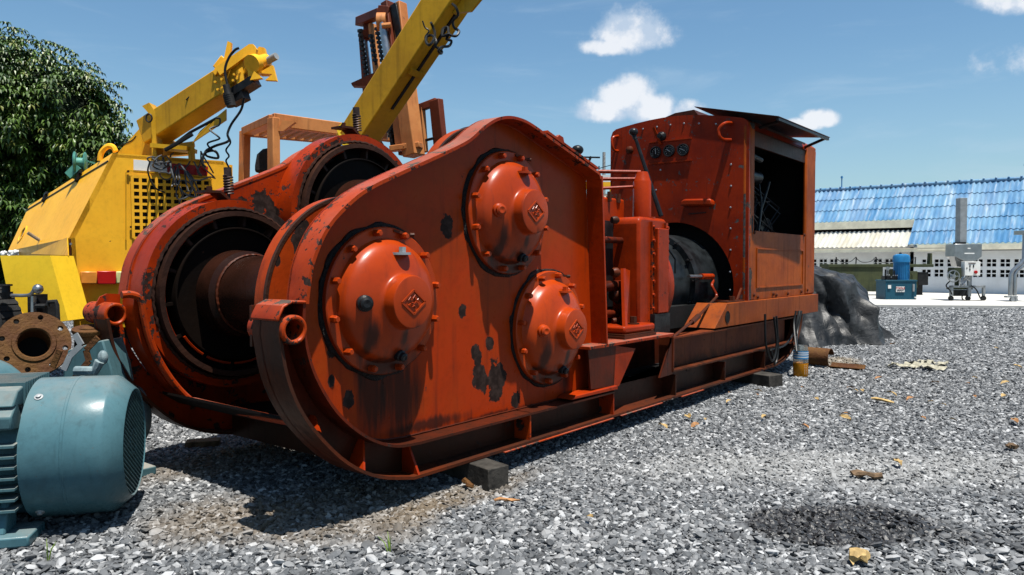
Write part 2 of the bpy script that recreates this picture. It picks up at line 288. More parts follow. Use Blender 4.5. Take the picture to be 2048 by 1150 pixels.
# ------------------------------------------------------------------ mesh helpers
class MB:
    def __init__(s): s.v = []; s.f = []
    def add(s, vs, fs):
        o = len(s.v); s.v += [tuple(v) for v in vs]; s.f += [tuple(o+i for i in f) for f in fs]; return s
    def box(s, a, b, c=None, rot=None):
        # a, b = opposite corners; or centre a, size b with rotation matrix
        if rot is None:
            x0, x1 = sorted((a[0], b[0])); y0, y1 = sorted((a[1], b[1])); z0, z1 = sorted((a[2], b[2]))
            vs = [(x, y, z) for z in (z0, z1) for y in (y0, y1) for x in (x0, x1)]
        else:
            vs = [Vector(a)+rot @ Vector((x*b[0]/2, y*b[1]/2, z*b[2]/2)) for z in (-1, 1) for y in (-1, 1) for x in (-1, 1)]
        return s.add(vs, [(0, 2, 3, 1), (4, 5, 7, 6), (0, 1, 5, 4), (2, 6, 7, 3), (0, 4, 6, 2), (1, 3, 7, 5)])
    def beam(s, p, q, w, h, up=(0, 0, 1), w2=None, h2=None):
        p = Vector(p); q = Vector(q); d = (q-p).normalized(); r = d.cross(Vector(up)); r = r.normalized() if r.length > 1e-5 else Vector((1, 0, 0)); u = r.cross(d).normalized()
        w2 = w2 or w; h2 = h2 or h; vs = []
        for c, ww, hh in ((p, w, h), (q, w2, h2)):
            vs += [c+r*(a*ww/2)+u*(b*hh/2) for a, b in ((-1, -1), (1, -1), (1, 1), (-1, 1))]
        return s.add(vs, [(0, 3, 2, 1), (4, 5, 6, 7), (0, 1, 5, 4), (1, 2, 6, 5), (2, 3, 7, 6), (3, 0, 4, 7)])
    def tube(s, pts, r, n=8, cap=True):
        pts = [Vector(p) for p in pts]; R = r if isinstance(r, (list, tuple)) else [r]*len(pts)
        pd = None; o = len(s.v); u = None
        for i, p in enumerate(pts):
            d = (pts[min(i+1, len(pts)-1)]-pts[max(i-1, 0)]); d = d.normalized() if d.length > 1e-9 else Vector((0, 0, 1))
            if u is None: u = d.orthogonal().normalized()
            else:
                u = u-d*u.dot(d); u = u.normalized() if u.length > 1e-6 else d.orthogonal().normalized()
            w = d.cross(u)
            for k in range(n):
                a = 2*PI*k/n; s.v.append(tuple(p+(u*math.cos(a)+w*math.sin(a))*R[i]))
        for i in range(len(pts)-1):
            for k in range(n):
                a = o+i*n+k; b = o+i*n+(k+1) % n; s.f.append((a, b, b+n, a+n))
        if cap: s.f.append(tuple(o+k for k in reversed(range(n)))); s.f.append(tuple(o+(len(pts)-1)*n+k for k in range(n)))
        return s
    def lathe(s, c, axis, prof, n=48, closed=False):
        # prof: (offset along axis, radius)
        c = Vector(c); ax = Vector(axis).normalized(); u = ax.orthogonal().normalized(); w = ax.cross(u); o = len(s.v); m = len(prof)
        for (h, r) in prof:
            for k in range(n):
                a = 2*PI*k/n; s.v.append(tuple(c+ax*h+(u*math.cos(a)+w*math.sin(a))*max(r, 1e-4)))
        for i in range(m if closed else m-1):
            for k in range(n):
                a = o+i*n+k; b = o+i*n+(k+1) % n; j = ((i+1) % m)-i; s.f.append((a, b, b+n*j, a+n*j))
        return s
    def cyl(s, p, q, r, n=16, r2=None): return s.tube([p, q], [r, r2 or r], n)
    def prism(s, poly, ext):
        # poly: list of 3D points (planar), ext: extrusion vector
        o = len(s.v); n = len(poly); e = Vector(ext)
        s.v += [tuple(Vector(p)) for p in poly]+[tuple(Vector(p)+e) for p in poly]
        s.f.append(tuple(o+i for i in range(n))); s.f.append(tuple(o+n+i for i in reversed(range(n))))
        for i in range(n): j = (i+1) % n; s.f.append((o+i, o+n+i, o+n+j, o+j))
        return s
    def strip(s, path, y0, y1, t, side=1):
        # path in XZ, extruded in Y, thickness t to one side
        n = len(path); off = []
        for i in range(n):
            a = path[max(i-1, 0)]; b = path[min(i+1, n-1)]; dx, dz = b[0]-a[0], b[1]-a[1]; l = math.hypot(dx, dz) or 1
            off.append((path[i][0]-dz/l*t*side, path[i][1]+dx/l*t*side))
        o = len(s.v)
        for (a, b) in zip(path, off):
            s.v += [(a[0], y0, a[1]), (a[0], y1, a[1]), (b[0], y1, b[1]), (b[0], y0, b[1])]
        for i in range(n-1):
            for k in range(4): s.f.append((o+i*4+k, o+i*4+(k+1) % 4, o+i*4+4+(k+1) % 4, o+i*4+4+k))
        s.f.append((o, o+3, o+2, o+1)); e = o+(n-1)*4; s.f.append((e, e+1, e+2, e+3)); return s
    def sphere(s, c, r, n=12):
        rr = r if isinstance(r, (tuple, list)) else (r, r, r); o = len(s.v); c = Vector(c)
        for i in range(n+1):
            for k in range(n*2):
                a = PI*i/n; b = PI*k/n; s.v.append((c.x+rr[0]*math.sin(a)*math.cos(b), c.y+rr[1]*math.sin(a)*math.sin(b), c.z+rr[2]*math.cos(a)))
        for i in range(n):
            for k in range(n*2): s.f.append((o+i*2*n+k, o+(i+1)*2*n+k, o+(i+1)*2*n+(k+1) % (2*n), o+i*2*n+(k+1) % (2*n)))
        return s
    def mesh(s, name, material, smooth=35):
        me = bpy.data.meshes.new(name); me.from_pydata(s.v, [], s.f); me.validate()
        bm = bmesh.new(); bm.from_mesh(me); bmesh.ops.remove_doubles(bm, verts=bm.verts, dist=1e-5)
        bmesh.ops.dissolve_degenerate(bm, edges=bm.edges, dist=1e-6)
        ng = [f for f in bm.faces if len(f.verts) > 4]
        if ng: bmesh.ops.triangulate(bm, faces=ng)
        bmesh.ops.recalc_face_normals(bm, faces=bm.faces)
        bm.to_mesh(me); bm.free()
        if material: me.materials.append(material if not isinstance(material, str) else M[material])
        if smooth:
            me.polygons.foreach_set('use_smooth', [True]*len(me.polygons)); me.set_sharp_from_angle(angle=math.radians(smooth))
        return me
def root_of(o):
    while o.parent: o = o.parent
    return o
def part(name, mb, material, parent, bevel=0, smooth=35, label=None, world=True, kind=None):
    o = bpy.data.objects.new(name, mb.mesh(name, material, smooth) if isinstance(mb, MB) else mb); COL.objects.link(o)
    if parent is not None:
        o.parent = parent
        if world and parent.parent is None:
            o.matrix_parent_inverse = Matrix.LocRotScale(parent.location, parent.rotation_euler, None).inverted() if parent.type == 'EMPTY' else Matrix()
    if bevel:
        bv = o.modifiers.new('bevel', 'BEVEL'); bv.width = bevel; bv.segments = 2; bv.limit_method = 'ANGLE'; bv.angle_limit = math.radians(40)
    if label: o['label'] = label
    if kind: o['kind'] = kind
    return o
def thing(name, label, cat, loc=(0, 0, 0), rz=0, group=None):
    o = bpy.data.objects.new(name, None); COL.objects.link(o); o.location = loc; o.rotation_euler = (0, 0, rz)
    o['label'] = label; o['category'] = cat; o.empty_display_size = .2
    if group: o['group'] = group
    return o
def tag(o, label, cat, group=None):
    o['label'] = label; o['category'] = cat
    if group: o['group'] = group
    return o
def struct(name, mb, m, parent=None, smooth=0):
    o = part(name, mb, m, parent, smooth=smooth); o['kind'] = 'structure'; return o
def inst(name, me, parent, loc, rot=None, world=True, scale=None):
    o = bpy.data.objects.new(name, me); COL.objects.link(o); o.parent = parent
    if world and parent is not None and parent.parent is None and parent.type == 'EMPTY':
        o.matrix_parent_inverse = Matrix.LocRotScale(parent.location, parent.rotation_euler, None).inverted()
    o.location = loc
    if rot is not None: o.rotation_euler = rot
    if scale is not None: o.scale = scale
    return o
def crom(pts, n=6):
    out = []; P = [Vector(p) for p in pts]; P = [P[0]*2-P[1]]+P+[P[-1]*2-P[-2]]
    for i in range(1, len(P)-2):
        for k in range(n):
            t = k/n; a, b, c, d = P[i-1:i+3]
            out.append(.5*((2*b)+(c-a)*t+(2*a-5*b+4*c-d)*t*t+(3*b-3*c+d-a)*t**3))
    out.append(P[-2]); return out
def helix(p, q, r, turns, n=10, jit=0):
    p = Vector(p); q = Vector(q); d = (q-p).normalized(); u = d.orthogonal().normalized(); w = d.cross(u); N = int(turns*n)
    return [p.lerp(q, i/N)+(u*math.cos(2*PI*i/n)+w*math.sin(2*PI*i/n))*r*(1+jit*noise.noise(Vector((i*.13, 3, 1)))) for i in range(N+1)]

# ------------------------------------------------------------------ ground
def ground():
    xs = np.concatenate([[-200, -60, -20], np.arange(-2, 34.1, .25), [45, 70, 120, 300]]); ys = np.concatenate([[-200, -60, -20], np.arange(-8, 24.1, .25), [40, 80, 160, 300]])
    v = []; 
    for y in ys:
        for x in xs:
            z = 0.02*noise.noise(Vector((x*.5, y*.5, 0)))+.008*noise.noise(Vector((x*2, y*2, 5))) if -2 < x < 33 and -8 < y < 24 else 0
            v.append((x, y, z-.012))
    nx = len(xs); f = [(j*nx+i, j*nx+i+1, (j+1)*nx+i+1, (j+1)*nx+i) for j in range(len(ys)-1) for i in range(nx-1)]
    mb = MB(); mb.v = v; mb.f = f
    return struct('gravel_yard', mb, 'ground', smooth=180)
yard = ground()
def gz(x, y): return .02*noise.noise(Vector((x*.5, y*.5, 0)))+.008*noise.noise(Vector((x*2, y*2, 5)))-.012
# stone prototypes: flat angular chips
def stone_mesh(i):
    rnd = random.Random(100+i); bm = bmesh.new()
    n = rnd.choice((5, 6, 6, 7)); pts = []
    for L, (z, sc) in enumerate(((-.5, .72), (.1, 1.0), (.5, .62))):
        for k in range(n):
            a = 2*PI*(k+rnd.uniform(-.3, .3))/n; r = sc*rnd.uniform(.75, 1.1)
            pts.append(bm.verts.new((math.cos(a)*r, math.sin(a)*r*rnd.uniform(.75, 1.0), z*rnd.uniform(.6, 1.0))))
    bmesh.ops.convex_hull(bm, input=bm.verts)
    for v in [v for v in bm.verts if not v.link_faces]: bm.verts.remove(v)
    bmesh.ops.recalc_face_normals(bm, faces=bm.faces)
    me = bpy.data.meshes.new('stone'); bm.to_mesh(me); bm.free(); me.materials.append(M['stone']); return me
SM = [stone_mesh(i) for i in range(12)]
pad_line = (atz(1757, 615, 0), atz(2048, 617, 0))
def on_pad(x, y):
    a, b = pad_line; return (b.x-a.x)*(y-a.y)-(b.y-a.y)*(x-a.x) > 0
sc_ = bpy.data.collections.new('stone_kinds')
for i, me in enumerate(SM):
    o = bpy.data.objects.new('stone_kind', me); sc_.objects.link(o)
# individual nearest stones, in rows along the bottom of the view
rnd = random.Random(5); near_pts = []
while len(near_pts) < 290:
    d = rnd.uniform(3.28, 3.95); r = rnd.uniform(-.70, .74)*d; p = FWD*d+RIGHT*r
    if all((p.x-q[0])**2+(p.y-q[1])**2 > .055**2 for q in near_pts): near_pts.append((p.x, p.y))
for (x, y) in near_pts:
    s = rnd.choice((.019, .022, .026, .034))*rnd.uniform(.85, 1.15)
    inst('stone', rnd.choice(SM), yard, (x, y, gz(x, y)+.018), (rnd.uniform(-.5, .5), rnd.uniform(-.5, .5), rnd.uniform(0, 6.28)), scale=(s*1.25, s, s*.75))
def scatter():
    P = []; Sc = []; Ro = []
    def ring(d0, d1, dens, smin, smax):
        area = .5*(1.56)*(d1*d1-d0*d0)+3.0*(d1-d0); n = int(area*dens)
        d = np.sqrt(np.random.uniform(d0*d0, d1*d1, n)); r = np.random.uniform(-.76, .76, n)*d+np.random.uniform(-1.2, 1.2, n)
        x = FWD.x*d+RIGHT.x*r; y = FWD.y*d+RIGHT.y*r
        s = np.random.uniform(0, 1, n)**2.2*(smax-smin)+smin
        for i in range(n):
            X, Y = float(x[i]), float(y[i])
            if X > 24 and on_pad(X, Y): continue
            P.append((X, Y, gz(X, Y)+np.random.uniform(0, .010))); sz = float(s[i]); Sc.append((sz*1.25, sz, sz*np.random.uniform(.45, .95)))
            Ro.append((np.random.normal(0, .42), np.random.normal(0, .42), np.random.uniform(0, 6.28)))
    ring(2.2, 5.5, 3000, .010, .028); ring(5.5, 9, 2500, .011, .028); ring(9, 14, 1200, .015, .036); ring(14, 20, 520, .022, .050); ring(20, 31, 240, .030, .060)
    me = bpy.data.meshes.new('gravel'); me.from_pydata(P, [], [])
    a = me.attributes.new('sc', 'FLOAT_VECTOR', 'POINT'); a.data.foreach_set('vector', np.array(Sc, dtype=np.float32).ravel())
    a = me.attributes.new('ro', 'FLOAT_VECTOR', 'POINT'); a.data.foreach_set('vector', np.array(Ro, dtype=np.float32).ravel())
    o = bpy.data.objects.new('gravel', me); COL.objects.link(o); o.parent = yard; o['kind'] = 'stuff'
    g = bpy.data.node_groups.new('gravel', 'GeometryNodeTree')
    g.interface.new_socket('Geometry', in_out='INPUT', socket_type='NodeSocketGeometry'); g.interface.new_socket('Geometry', in_out='OUTPUT', socket_type='NodeSocketGeometry')
    N = g.nodes; gi = N.new('NodeGroupInput'); go = N.new('NodeGroupOutput'); ip = N.new('GeometryNodeInstanceOnPoints'); ci = N.new('GeometryNodeCollectionInfo')
    ci.inputs['Collection'].default_value = sc_; ci.inputs['Separate Children'].default_value = True; ci.inputs['Reset Children'].default_value = True
    rv = N.new('FunctionNodeRandomValue'); rv.data_type = 'INT'; rv.inputs[4].default_value = 0; rv.inputs[5].default_value = 11
    a1 = N.new('GeometryNodeInputNamedAttribute'); a1.data_type = 'FLOAT_VECTOR'; a1.inputs[0].default_value = 'sc'
    a2 = N.new('GeometryNodeInputNamedAttribute'); a2.data_type = 'FLOAT_VECTOR'; a2.inputs[0].default_value = 'ro'
    er = N.new('FunctionNodeEulerToRotation'); L = g.links
    L.new(gi.outputs[0], ip.inputs['Points']); L.new(ci.outputs[0], ip.inputs['Instance']); ip.inputs['Pick Instance'].default_value = True
    L.new(rv.outputs[2], ip.inputs['Instance Index']); L.new(a1.outputs[0], ip.inputs['Scale']); L.new(a2.outputs[0], er.inputs[0]); L.new(er.outputs[0], ip.inputs['Rotation'])
    L.new(ip.outputs[0], go.inputs[0]); md = o.modifiers.new('scatter', 'NODES'); md.node_group = g
    print('stones', len(P))
scatter()
a, b = pad_line; dirp = (b-a).normalized(); nrm = Vector((-dirp.y, dirp.x, 0))
if nrm.x < 0: nrm = -nrm
q = [a-dirp*14, b+dirp*9]; mb = MB(); mb.prism([(q[0].x, q[0].y, -.2), (q[1].x, q[1].y, -.2), (50, q[1].y-3, -.2), (50, q[0].y+6, -.2)], (0, 0, .285)); struct('concrete_pad', mb, 'concrete')

# ------------------------------------------------------------------ winch
winch = thing('winch', 'huge orange twin drum winch on a skid with chipped glossy paint', 'winch', (5.2, 4.1, 0))
YN = 3.144; YW = 3.29; YB = 3.42; YF0 = 4.90; YF1 = 5.20; YNF = 3.37; YFW = 5.06
xz = lambda px, py, Y=YN: (aty(px, py, Y).x, aty(px, py, Y).z)
def cr2(pts, n=5): return [(p.x, p.y) for p in crom([(a, b, 0) for a, b in pts], n)]
Mp = cr2([(2.318, 1.20), (2.325, 1.26), (2.36, 1.42), (2.46, 1.60), (2.62, 1.745), (2.76, 1.83), (2.95, 1.915), (3.15, 2.0), (3.36, 2.09), (3.56, 2.185), (3.70, 2.285), (3.84, 2.36), (3.98, 2.395), (4.13, 2.395), (4.26, 2.37), (4.38, 2.335)], 4)+[(5.10, 2.13), (5.13, 2.115), (5.145, 2.08), (5.235, .72)]
Ip = cr2([(2.318, 1.20), (2.318, 1.06), (2.355, .90), (2.42, .765), (2.515, .63), (2.645, .51), (2.79, .42), (2.95, .365), (3.12, .352)], 4)+[(5.37, .352)]
Sp = [(2.318, 1.20), (2.235, 1.205), (2.19, 1.185), (2.165, 1.14)]+cr2([(2.158, 1.05), (2.195, .854), (2.266, .68), (2.385, .514), (2.575, .33), (2.80, .205), (3.07, .137)], 4)+[(9.2, .137)]+cr2([(9.3, .14), (9.7, .2), (10.05, .36), (10.25, .56), (10.3, .74)], 3)
# near side plate
web = [(x, YW, z) for x, z in Mp]+[(5.235, YW, .352)]+[(x, YW, z) for x, z in reversed(Ip[:-1])]
mb = MB(); mb.prism(web, (0, .018, 0)); sp = part('side_plate', mb, 'web', winch, smooth=0)
chw = [(x, YW+.004, z) for x, z in Sp[:-1]]+[(10.3, YW+.004, .35)]+[(x, YW+.004, z) for x, z in reversed(Ip)]
mb = MB(); mb.prism(chw, (0, .014, 0)); part('channel_web', mb, 'skid', winch, smooth=0)
mb = MB(); mb.strip(Mp[:-1], YN, YW+.015, .020, -1); part('top_flange', mb, 'edge', winch, smooth=30)
mb = MB(); mb.strip([(5.145, 2.10), (5.235, .74)], YN, YW, .02, 1); part('rear_flange', mb, 'orange', winch)
mb = MB(); mb.strip([(4.42, 2.345), (5.11, 2.15)], YN+.012, YW+.02, .018, 1); part('stiffening_strip', mb, 'edge', winch)
mb = MB(); mb.strip(Ip, YN, YW, .016, -1); part('inner_flange', mb, 'skid', winch)
mb = MB(); mb.strip(Sp[3:], YN, YNF, .018, 1); part('outer_flange', mb, 'brown', winch, label='brown worn curved flange around the nose of the skid')
capb = MB(); capb.strip(Sp[:4]+[(2.160, 1.12)], YN-.008, YNF, .016, -1); part('nose_cap', capb, 'edge', winch, bevel=.01)
# wear edge strips are real weld beads
def bead(path, Y, r=.006, seed=0):
    pts = [Vector((x+.003*noise.noise(Vector((x*40, z*40, seed))), Y, z+.003*noise.noise(Vector((x*40, z*40, seed+9))))) for x, z in path]
    return MB().tube(pts, r, 6)
def dens(path, st=.03):
    out = []
    for (a, b) in zip(path[:-1], path[1:]):
        n = max(1, int(math.hypot(b[0]-a[0], b[1]-a[1])/st))
        out += [(a[0]+(b[0]-a[0])*k/n, a[1]+(b[1]-a[1])*k/n) for k in range(n)]
    return out+[path[-1]]
part('weld_bead', bead(dens([(x+(.02 if x < 2.4 else 0), z-.024) for x, z in Mp[:-3]]), YW-.004, .007), 'orange', winch)
part('weld_bead', bead(dens([(x, z+.006) for x, z in Ip]), YW-.004, .008, 3), 'skid', winch)
# gussets in the curved channel
for (i, s) in (((655, 836), (640, 862)), ((752, 881), (728, 942)), ((838, 884), (838, 951))):
    a = Vector((*xz(*i), 0)); b = Vector((*xz(*s), 0)); d = (b-a); nrm = Vector((-d.y, d.x, 0)).normalized()*.008
    a0 = (a.x, a.y); b0 = (b.x, b.y)
    P = [(a0[0], YW-.035, a0[1]), (b0[0], YN+.005, b0[1]), (b0[0], YW, b0[1]), (a0[0], YW, a0[1])]
    mb = MB(); mb.prism(P, (nrm.x*2, 0, nrm.y*2)); part('gusset', mb, 'orange', winch)
# skid beam stiffeners along the base
for X in (4.22, 5.37, 6.52, 7.7, 8.9):
    mb = MB(); mb.box((X-.008, YN+.012, .137), (X+.008, YW+.004, .352)); part('stiffener', mb, 'edge' if X < 6 else 'skid', winch)
# bearing covers
def cover(cx, cz, k=0, Rr=.427):
    c = (cx, YW, cz); ax = (0, -1, 0)
    g = MB(); pr = [(0.0, Rr+.024), (.010, Rr+.018), (.012, Rr-.02)]; g.lathe(c, ax, pr, 72)
    for i in range(len(g.v)):
        v = Vector(g.v[i]); n = noise.noise(v*9+Vector((k, 0, 0)))*.02+noise.noise(v*30)*.008; d = v-Vector(c); d.y = 0; d.normalize(); g.v[i] = tuple(v+d*n)
    cv = MB(); P = [(.0, 1.0), (.03, 1.0), (.036, .985), (.036, .845), (.050, .826), (.082, .800), (.106, .755), (.126, .69), (.143, .61), (.157, .52), (.166, .44), (.172, .395), (.180, .370), (.194, .359), (.250, .350), (.258, .342), (.260, .325), (.260, 0)]
    cv.lathe(c, ax, [(h+.008, r*Rr) for h, r in P], 72)
    o = part('bearing_cover', cv, 'cover', winch, smooth=42)
    sl = part('grease_seal', g, 'grime', o)
    # diamond emblem on the hub: raised frame with a peak and waves
    e = MB(); y = YW-.274; hx, hz = .090, .068; fr = [(cx-hx, cz), (cx, cz+hz), (cx+hx, cz), (cx, cz-hz)]
    for i in range(4):
        a, b = fr[i], fr[(i+1) % 4]; e.beam((a[0], y+.003, a[1]), (b[0], y+.003, b[1]), .006, .011)
    for pts in ([(-.046, .012), (-.030, .030), (-.012, .020), (.006, .040), (.012, .022)], [(.004, .030), (.014, .002), (.040, -.006), (.022, .014), (.030, .018)], [(-.05, -.014), (-.030, -.006), (-.018, -.026), (.0, -.018), (.012, -.036)], [(-.02, .0), (.0, -.008), (.01, .006)]):
        e.tube([(cx+a, y, cz+b) for a, b in pts], .0032, 5)
    part('diamond_emblem', e, 'cover', o)
    bm_ = MB(); bm_.tube([(0, 0, 0), (0, -.040, 0)], .021, 6); bm_.tube([(0, -.038, 0), (0, -.052, 0)], [.021, .015], 6); bme = bm_.mesh('bolt', 'cover')
    for j in range(12):
        a = 2*PI*(j+.4+.15*k)/12; inst('bolt', bme, o, (cx+math.cos(a)*Rr*.93, YW-.042, cz+math.sin(a)*Rr*.93), (0, a, 0), world=True)
    # plug at mid left, drain low right, lifting lug at the top
    def dome_y(r):
        pr = sorted((rr*Rr, h) for h, rr in P); 
        for (r0, h0), (r1, h1) in zip(pr, pr[1:]):
            if r0 <= r <= r1: return YW-.008-(h0+(h1-h0)*((r-r0)/max(1e-6, r1-r0)))
        return YW-.05
    for (dx, dz, r_, ml, nm) in ((-.245, .0, .036, 'black' if k == 0 else 'cover', 'filler_plug'), (-.0+.02, -.30, .026, 'black', 'drain_plug')):
        rr = math.hypot(dx, dz); yy = dome_y(rr); mb = MB(); mb.lathe((cx+dx, yy+.03, cz+dz), (-.45 if dx < -.1 else 0, -1, -.3 if dz < -.1 else .0), [(0, r_*1.35), (.05, r_*1.25), (.056, r_*1.0), (.075, r_*.98), (.082, r_*.6), (.078, 0)], 18); part(nm, mb, ml, o)
    rr = .265; yy = dome_y(rr); mb = MB()
    arc = [(cx+.02+.058*math.cos(t_), yy-.052*math.sin(t_)) for t_ in np.linspace(0, PI, 9)]
    mb.prism([(cx-.05, yy+.05, cz+rr)]+[(a, b, cz+rr-.0) for a, b in reversed(arc)]+[(cx+.09, yy+.05, cz+rr)], (0, 0, .014)); mb.cyl((cx+.02, yy-.01, cz+rr+.01), (cx+.02, yy-.01, cz+rr+.045), .022, 6)
    part('lifting_lug', mb, 'cover' if k else 'greyp', o)
    mb = MB(); mb.beam((cx+.06, YW-.04, cz+Rr*.93+.01), (cx+.16, YW-.075, cz+Rr*.90), .022, .014); mb.tube([(cx+.16, YW-.075, cz+Rr*.9), (cx+.18, YW-.09, cz+Rr*.9)], .013, 8); part('grease_nipple', mb, 'brown', o)
    return o
CV = [(2.95, 1.187), (4.10, 1.755), (4.60, .922)]
for k, (x, z) in enumerate(CV): cover(x, z, k)
# nose pin sockets (thick tubes)
def socket(Y0, Y1, x, z):
    mb = MB(); mb.lathe((x, Y0, z), (0, 1, 0), [(0, .052), (-.006, .058), (-.006, .066), (0, .074), (Y1-Y0, .074), (Y1-Y0, .052)], 28, closed=True); return mb
part('pin_socket', socket(YN-.02, YB, 2.235, 1.075), 'edge', winch); part('pin_socket', socket(5.02, 5.34, 2.225, 1.075), 'edge', winch)
# plate carrying the near sockets (brown web below the socket)
mb = MB(); mb.box((2.17, YB-.03, .98), (2.32, YB-.01, 1.19)); part('socket_backing', mb, 'brown', winch)
# near drum guards seen behind the plate
for (cx, cz, R_) in ((2.92, 1.17, .625), (4.08, 1.74, .62)):
    mb = MB(); mb.lathe((cx, 3.455, cz), (0, 1, 0), [(0, .30), (0, R_), (.012, R_+.004), (.10, R_+.004), (.10, R_-.012), (.016, R_-.012), (.016, .30)], 80, closed=True); dg_ = part('drum_guard', mb, 'disc', winch)
    mb = MB(); mb.lathe((cx, 3.452, cz), (0, 1, 0), [(0, R_-.012), (0, R_+.006), (.02, R_+.008), (.02, R_-.012)], 96, closed=True); part('guard_rim', mb, 'rimrust', dg_)
# far side plate (mirror of the near one)
Mf = [(x+.0, z) for x, z in Mp]
webf = [(x, YFW, z) for x, z in Mf]+[(5.235, YFW, .352)]+[(x, YFW, z) for x, z in reversed(Ip[:-1])]
mb = MB(); mb.prism(webf, (0, .02, 0)); part('side_plate', mb, 'farplate', winch, smooth=0)
mb = MB(); mb.strip(Mf[:-3], YFW-.004, YF1-.01, .02, -1); part('top_flange', mb, 'edge', winch, smooth=30)
mb = MB(); mb.strip(Sp[4:], YF0+.1, YF1, .018, 1); part('outer_flange', mb, 'brown', winch)
chf = [(x, YFW+.1, z) for x, z in Sp[:-1]]+[(10.3, YFW+.1, .35)]+[(x, YFW+.1, z) for x, z in reversed(Ip)]
mb = MB(); mb.prism(chf, (0, .014, 0)); part('channel_web', mb, 'farplate', winch, smooth=0)
mb = MB(); mb.strip(Ip, YF0, YFW, .03, -1); part('inner_flange', mb, 'orange', winch)
# rolled bar down the far nose and across to the near plate
bar = [(2.20, YF0-.02, 1.205), (2.26, YF0-.025, 1.205), (2.315, YF0-.03, 1.17), (2.335, YF0-.03, 1.06), (2.37, YF0-.03, .91), (2.43, YF0-.03, .76), (2.52, YF0-.03, .61), (2.62, YF0-.035, .49), (2.66, YF0-.10, .465), (2.55, 3.9, .50), (2.50, YB, .525)]
part('rolled_bar', MB().tube(crom(bar, 5), .024, 10), 'edge', winch)
# drums: axis along Y
def drum(cx, cz, R_, name):
    mb = MB(); mb.lathe((cx, 3.50, cz), (0, 1, 0), [(0, .26), (.0, .60), (.03, .60), (.03, .265), (1.20, .265), (1.22, .30), (1.38, .31)], 56); b_ = part('drum', mb, 'barrel', winch)
    mb = MB(); 
    # far brake flange: rim, inner disc, radial pockets
    y = 4.84
    mb.lathe((cx, y, cz), (0, 1, 0), [(-.03, R_-.035), (-.03, R_), (.10, R_), (.10, R_-.035)], 72, closed=True)
    part('drum_rim', mb, 'rimrust', b_)
    mb = MB(); mb.lathe((cx, y, cz), (0, 1, 0), [(-.014, R_*.785), (-.014, R_*.80), (.0, R_*.81), (.10, R_*.83), (.10, R_*.81), (.012, R_*.785)], 72, closed=True)
    mb.lathe((cx, y, cz), (0, 1, 0), [(.03, .26), (.012, R_*.785)], 72)
    part('drum_flange', mb, 'drum', b_)
    mb = MB(); mb.lathe((cx, y+.10, cz), (0, 1, 0), [(0, .2), (.0, R_)], 60); part('pocket_back', mb, 'matt', b_)
    for j in range(14):
        a = 2*PI*(j+.25)/14; u = Vector((math.cos(a), 0, math.sin(a))); c = Vector((cx, y, cz)); mb = MB(); mb.beam(c+u*R_*.82+Vector((0, .045, 0)), c+u*(R_-.03)+Vector((0, .045, 0)), .075, .022, up=(-math.sin(a), 0, math.cos(a))); part('pocket_rib', mb, 'rimrust' if (j % 14) in (2, 3, 4, 5, 6) else 'drum', b_)
    for j in range(4, 12):
        a0, a1 = 2*PI*(j+.32)/14, 2*PI*(j+1.16)/14; r_ = R_*(.845 if j > 7 else .93)
        part('lit_pocket_edge', MB().tube([(cx+r_*math.cos(a), y-.005, cz+r_*math.sin(a)) for a in np.linspace(a0, a1, 8)], .009, 5), 'orange', b_)  # orange arcs paint in the sunlit edges of the pockets
    pts = [(cx+(.272+.003*noise.noise(Vector((i*.5, 0, 0))))*math.cos(2*PI*i/180), 4.66+.006*noise.noise(Vector((i*.4, 5, 0))), cz+(.272+.003*noise.noise(Vector((i*.5, 0, 0))))*math.sin(2*PI*i/180)) for i in range(181)]
    part('barrel_weld', MB().tube(pts, .010, 6), 'brown', b_)
    mb = MB(); mb.lathe((cx, 4.86, cz), (0, 1, 0), [(0, R_+.03), (0, R_+.082), (.2, R_+.082), (.2, R_+.03)], 80, closed=True)
    part('brake_band', mb, 'farplate', b_)
    # oily bead round the rim
    pts = [(cx+(R_+.02+.004*math.sin(i*2.7))*math.cos(2*PI*i/150), 4.86+.004*math.sin(i*1.9), cz+(R_+.02+.004*math.sin(i*2.7))*math.sin(2*PI*i/150)) for i in range(151)]
    part('rim_weld', MB().tube(pts, .012, 5), 'rimrust', b_)
drum(2.995, 1.19, .585, 'a'); drum(4.14, 1.79, .60, 'b')
# spring posts with their brackets
for (px, py0, py1, yy) in ((455, 335, 388, 4.95), (712, 215, 262, 4.95)):
    a = aty(px, py0, yy); b = aty(px+3, py1, yy); up_ = Vector((0, 0, 1))
    mb = MB(); mb.cyl(a, a+(b-a)*.35, .028, 12); mb.cyl(a+(b-a)*.3, b-Vector((0, 0, .12)), .012, 8); mb.tube(helix(a+(b-a)*.3, b, .030, 7, 12), .0075, 6)
    sp_ = part('spring_post', mb, 'springm', winch)
    c = b-Vector((0, 0, .02)); mb = MB(); mb.beam(c+Vector((-.22, 0, .02)), c+Vector((-.10, 0, .025)), .14, .018); mb.beam(c+Vector((-.10, 0, .02)), c+Vector((-.03, 0, -.03)), .14, .018); mb.beam(c+Vector((-.03, 0, -.03)), c+Vector((.06, 0, -.02)), .14, .018); mb.cyl(c+Vector((-.17, -.03, .03)), c+Vector((-.17, -.03, .06)), .018, 6); mb.cyl(c+Vector((-.13, .03, .03)), c+Vector((-.13, .03, .06)), .018, 6)
    part('spring_bracket', mb, 'brown', winch)
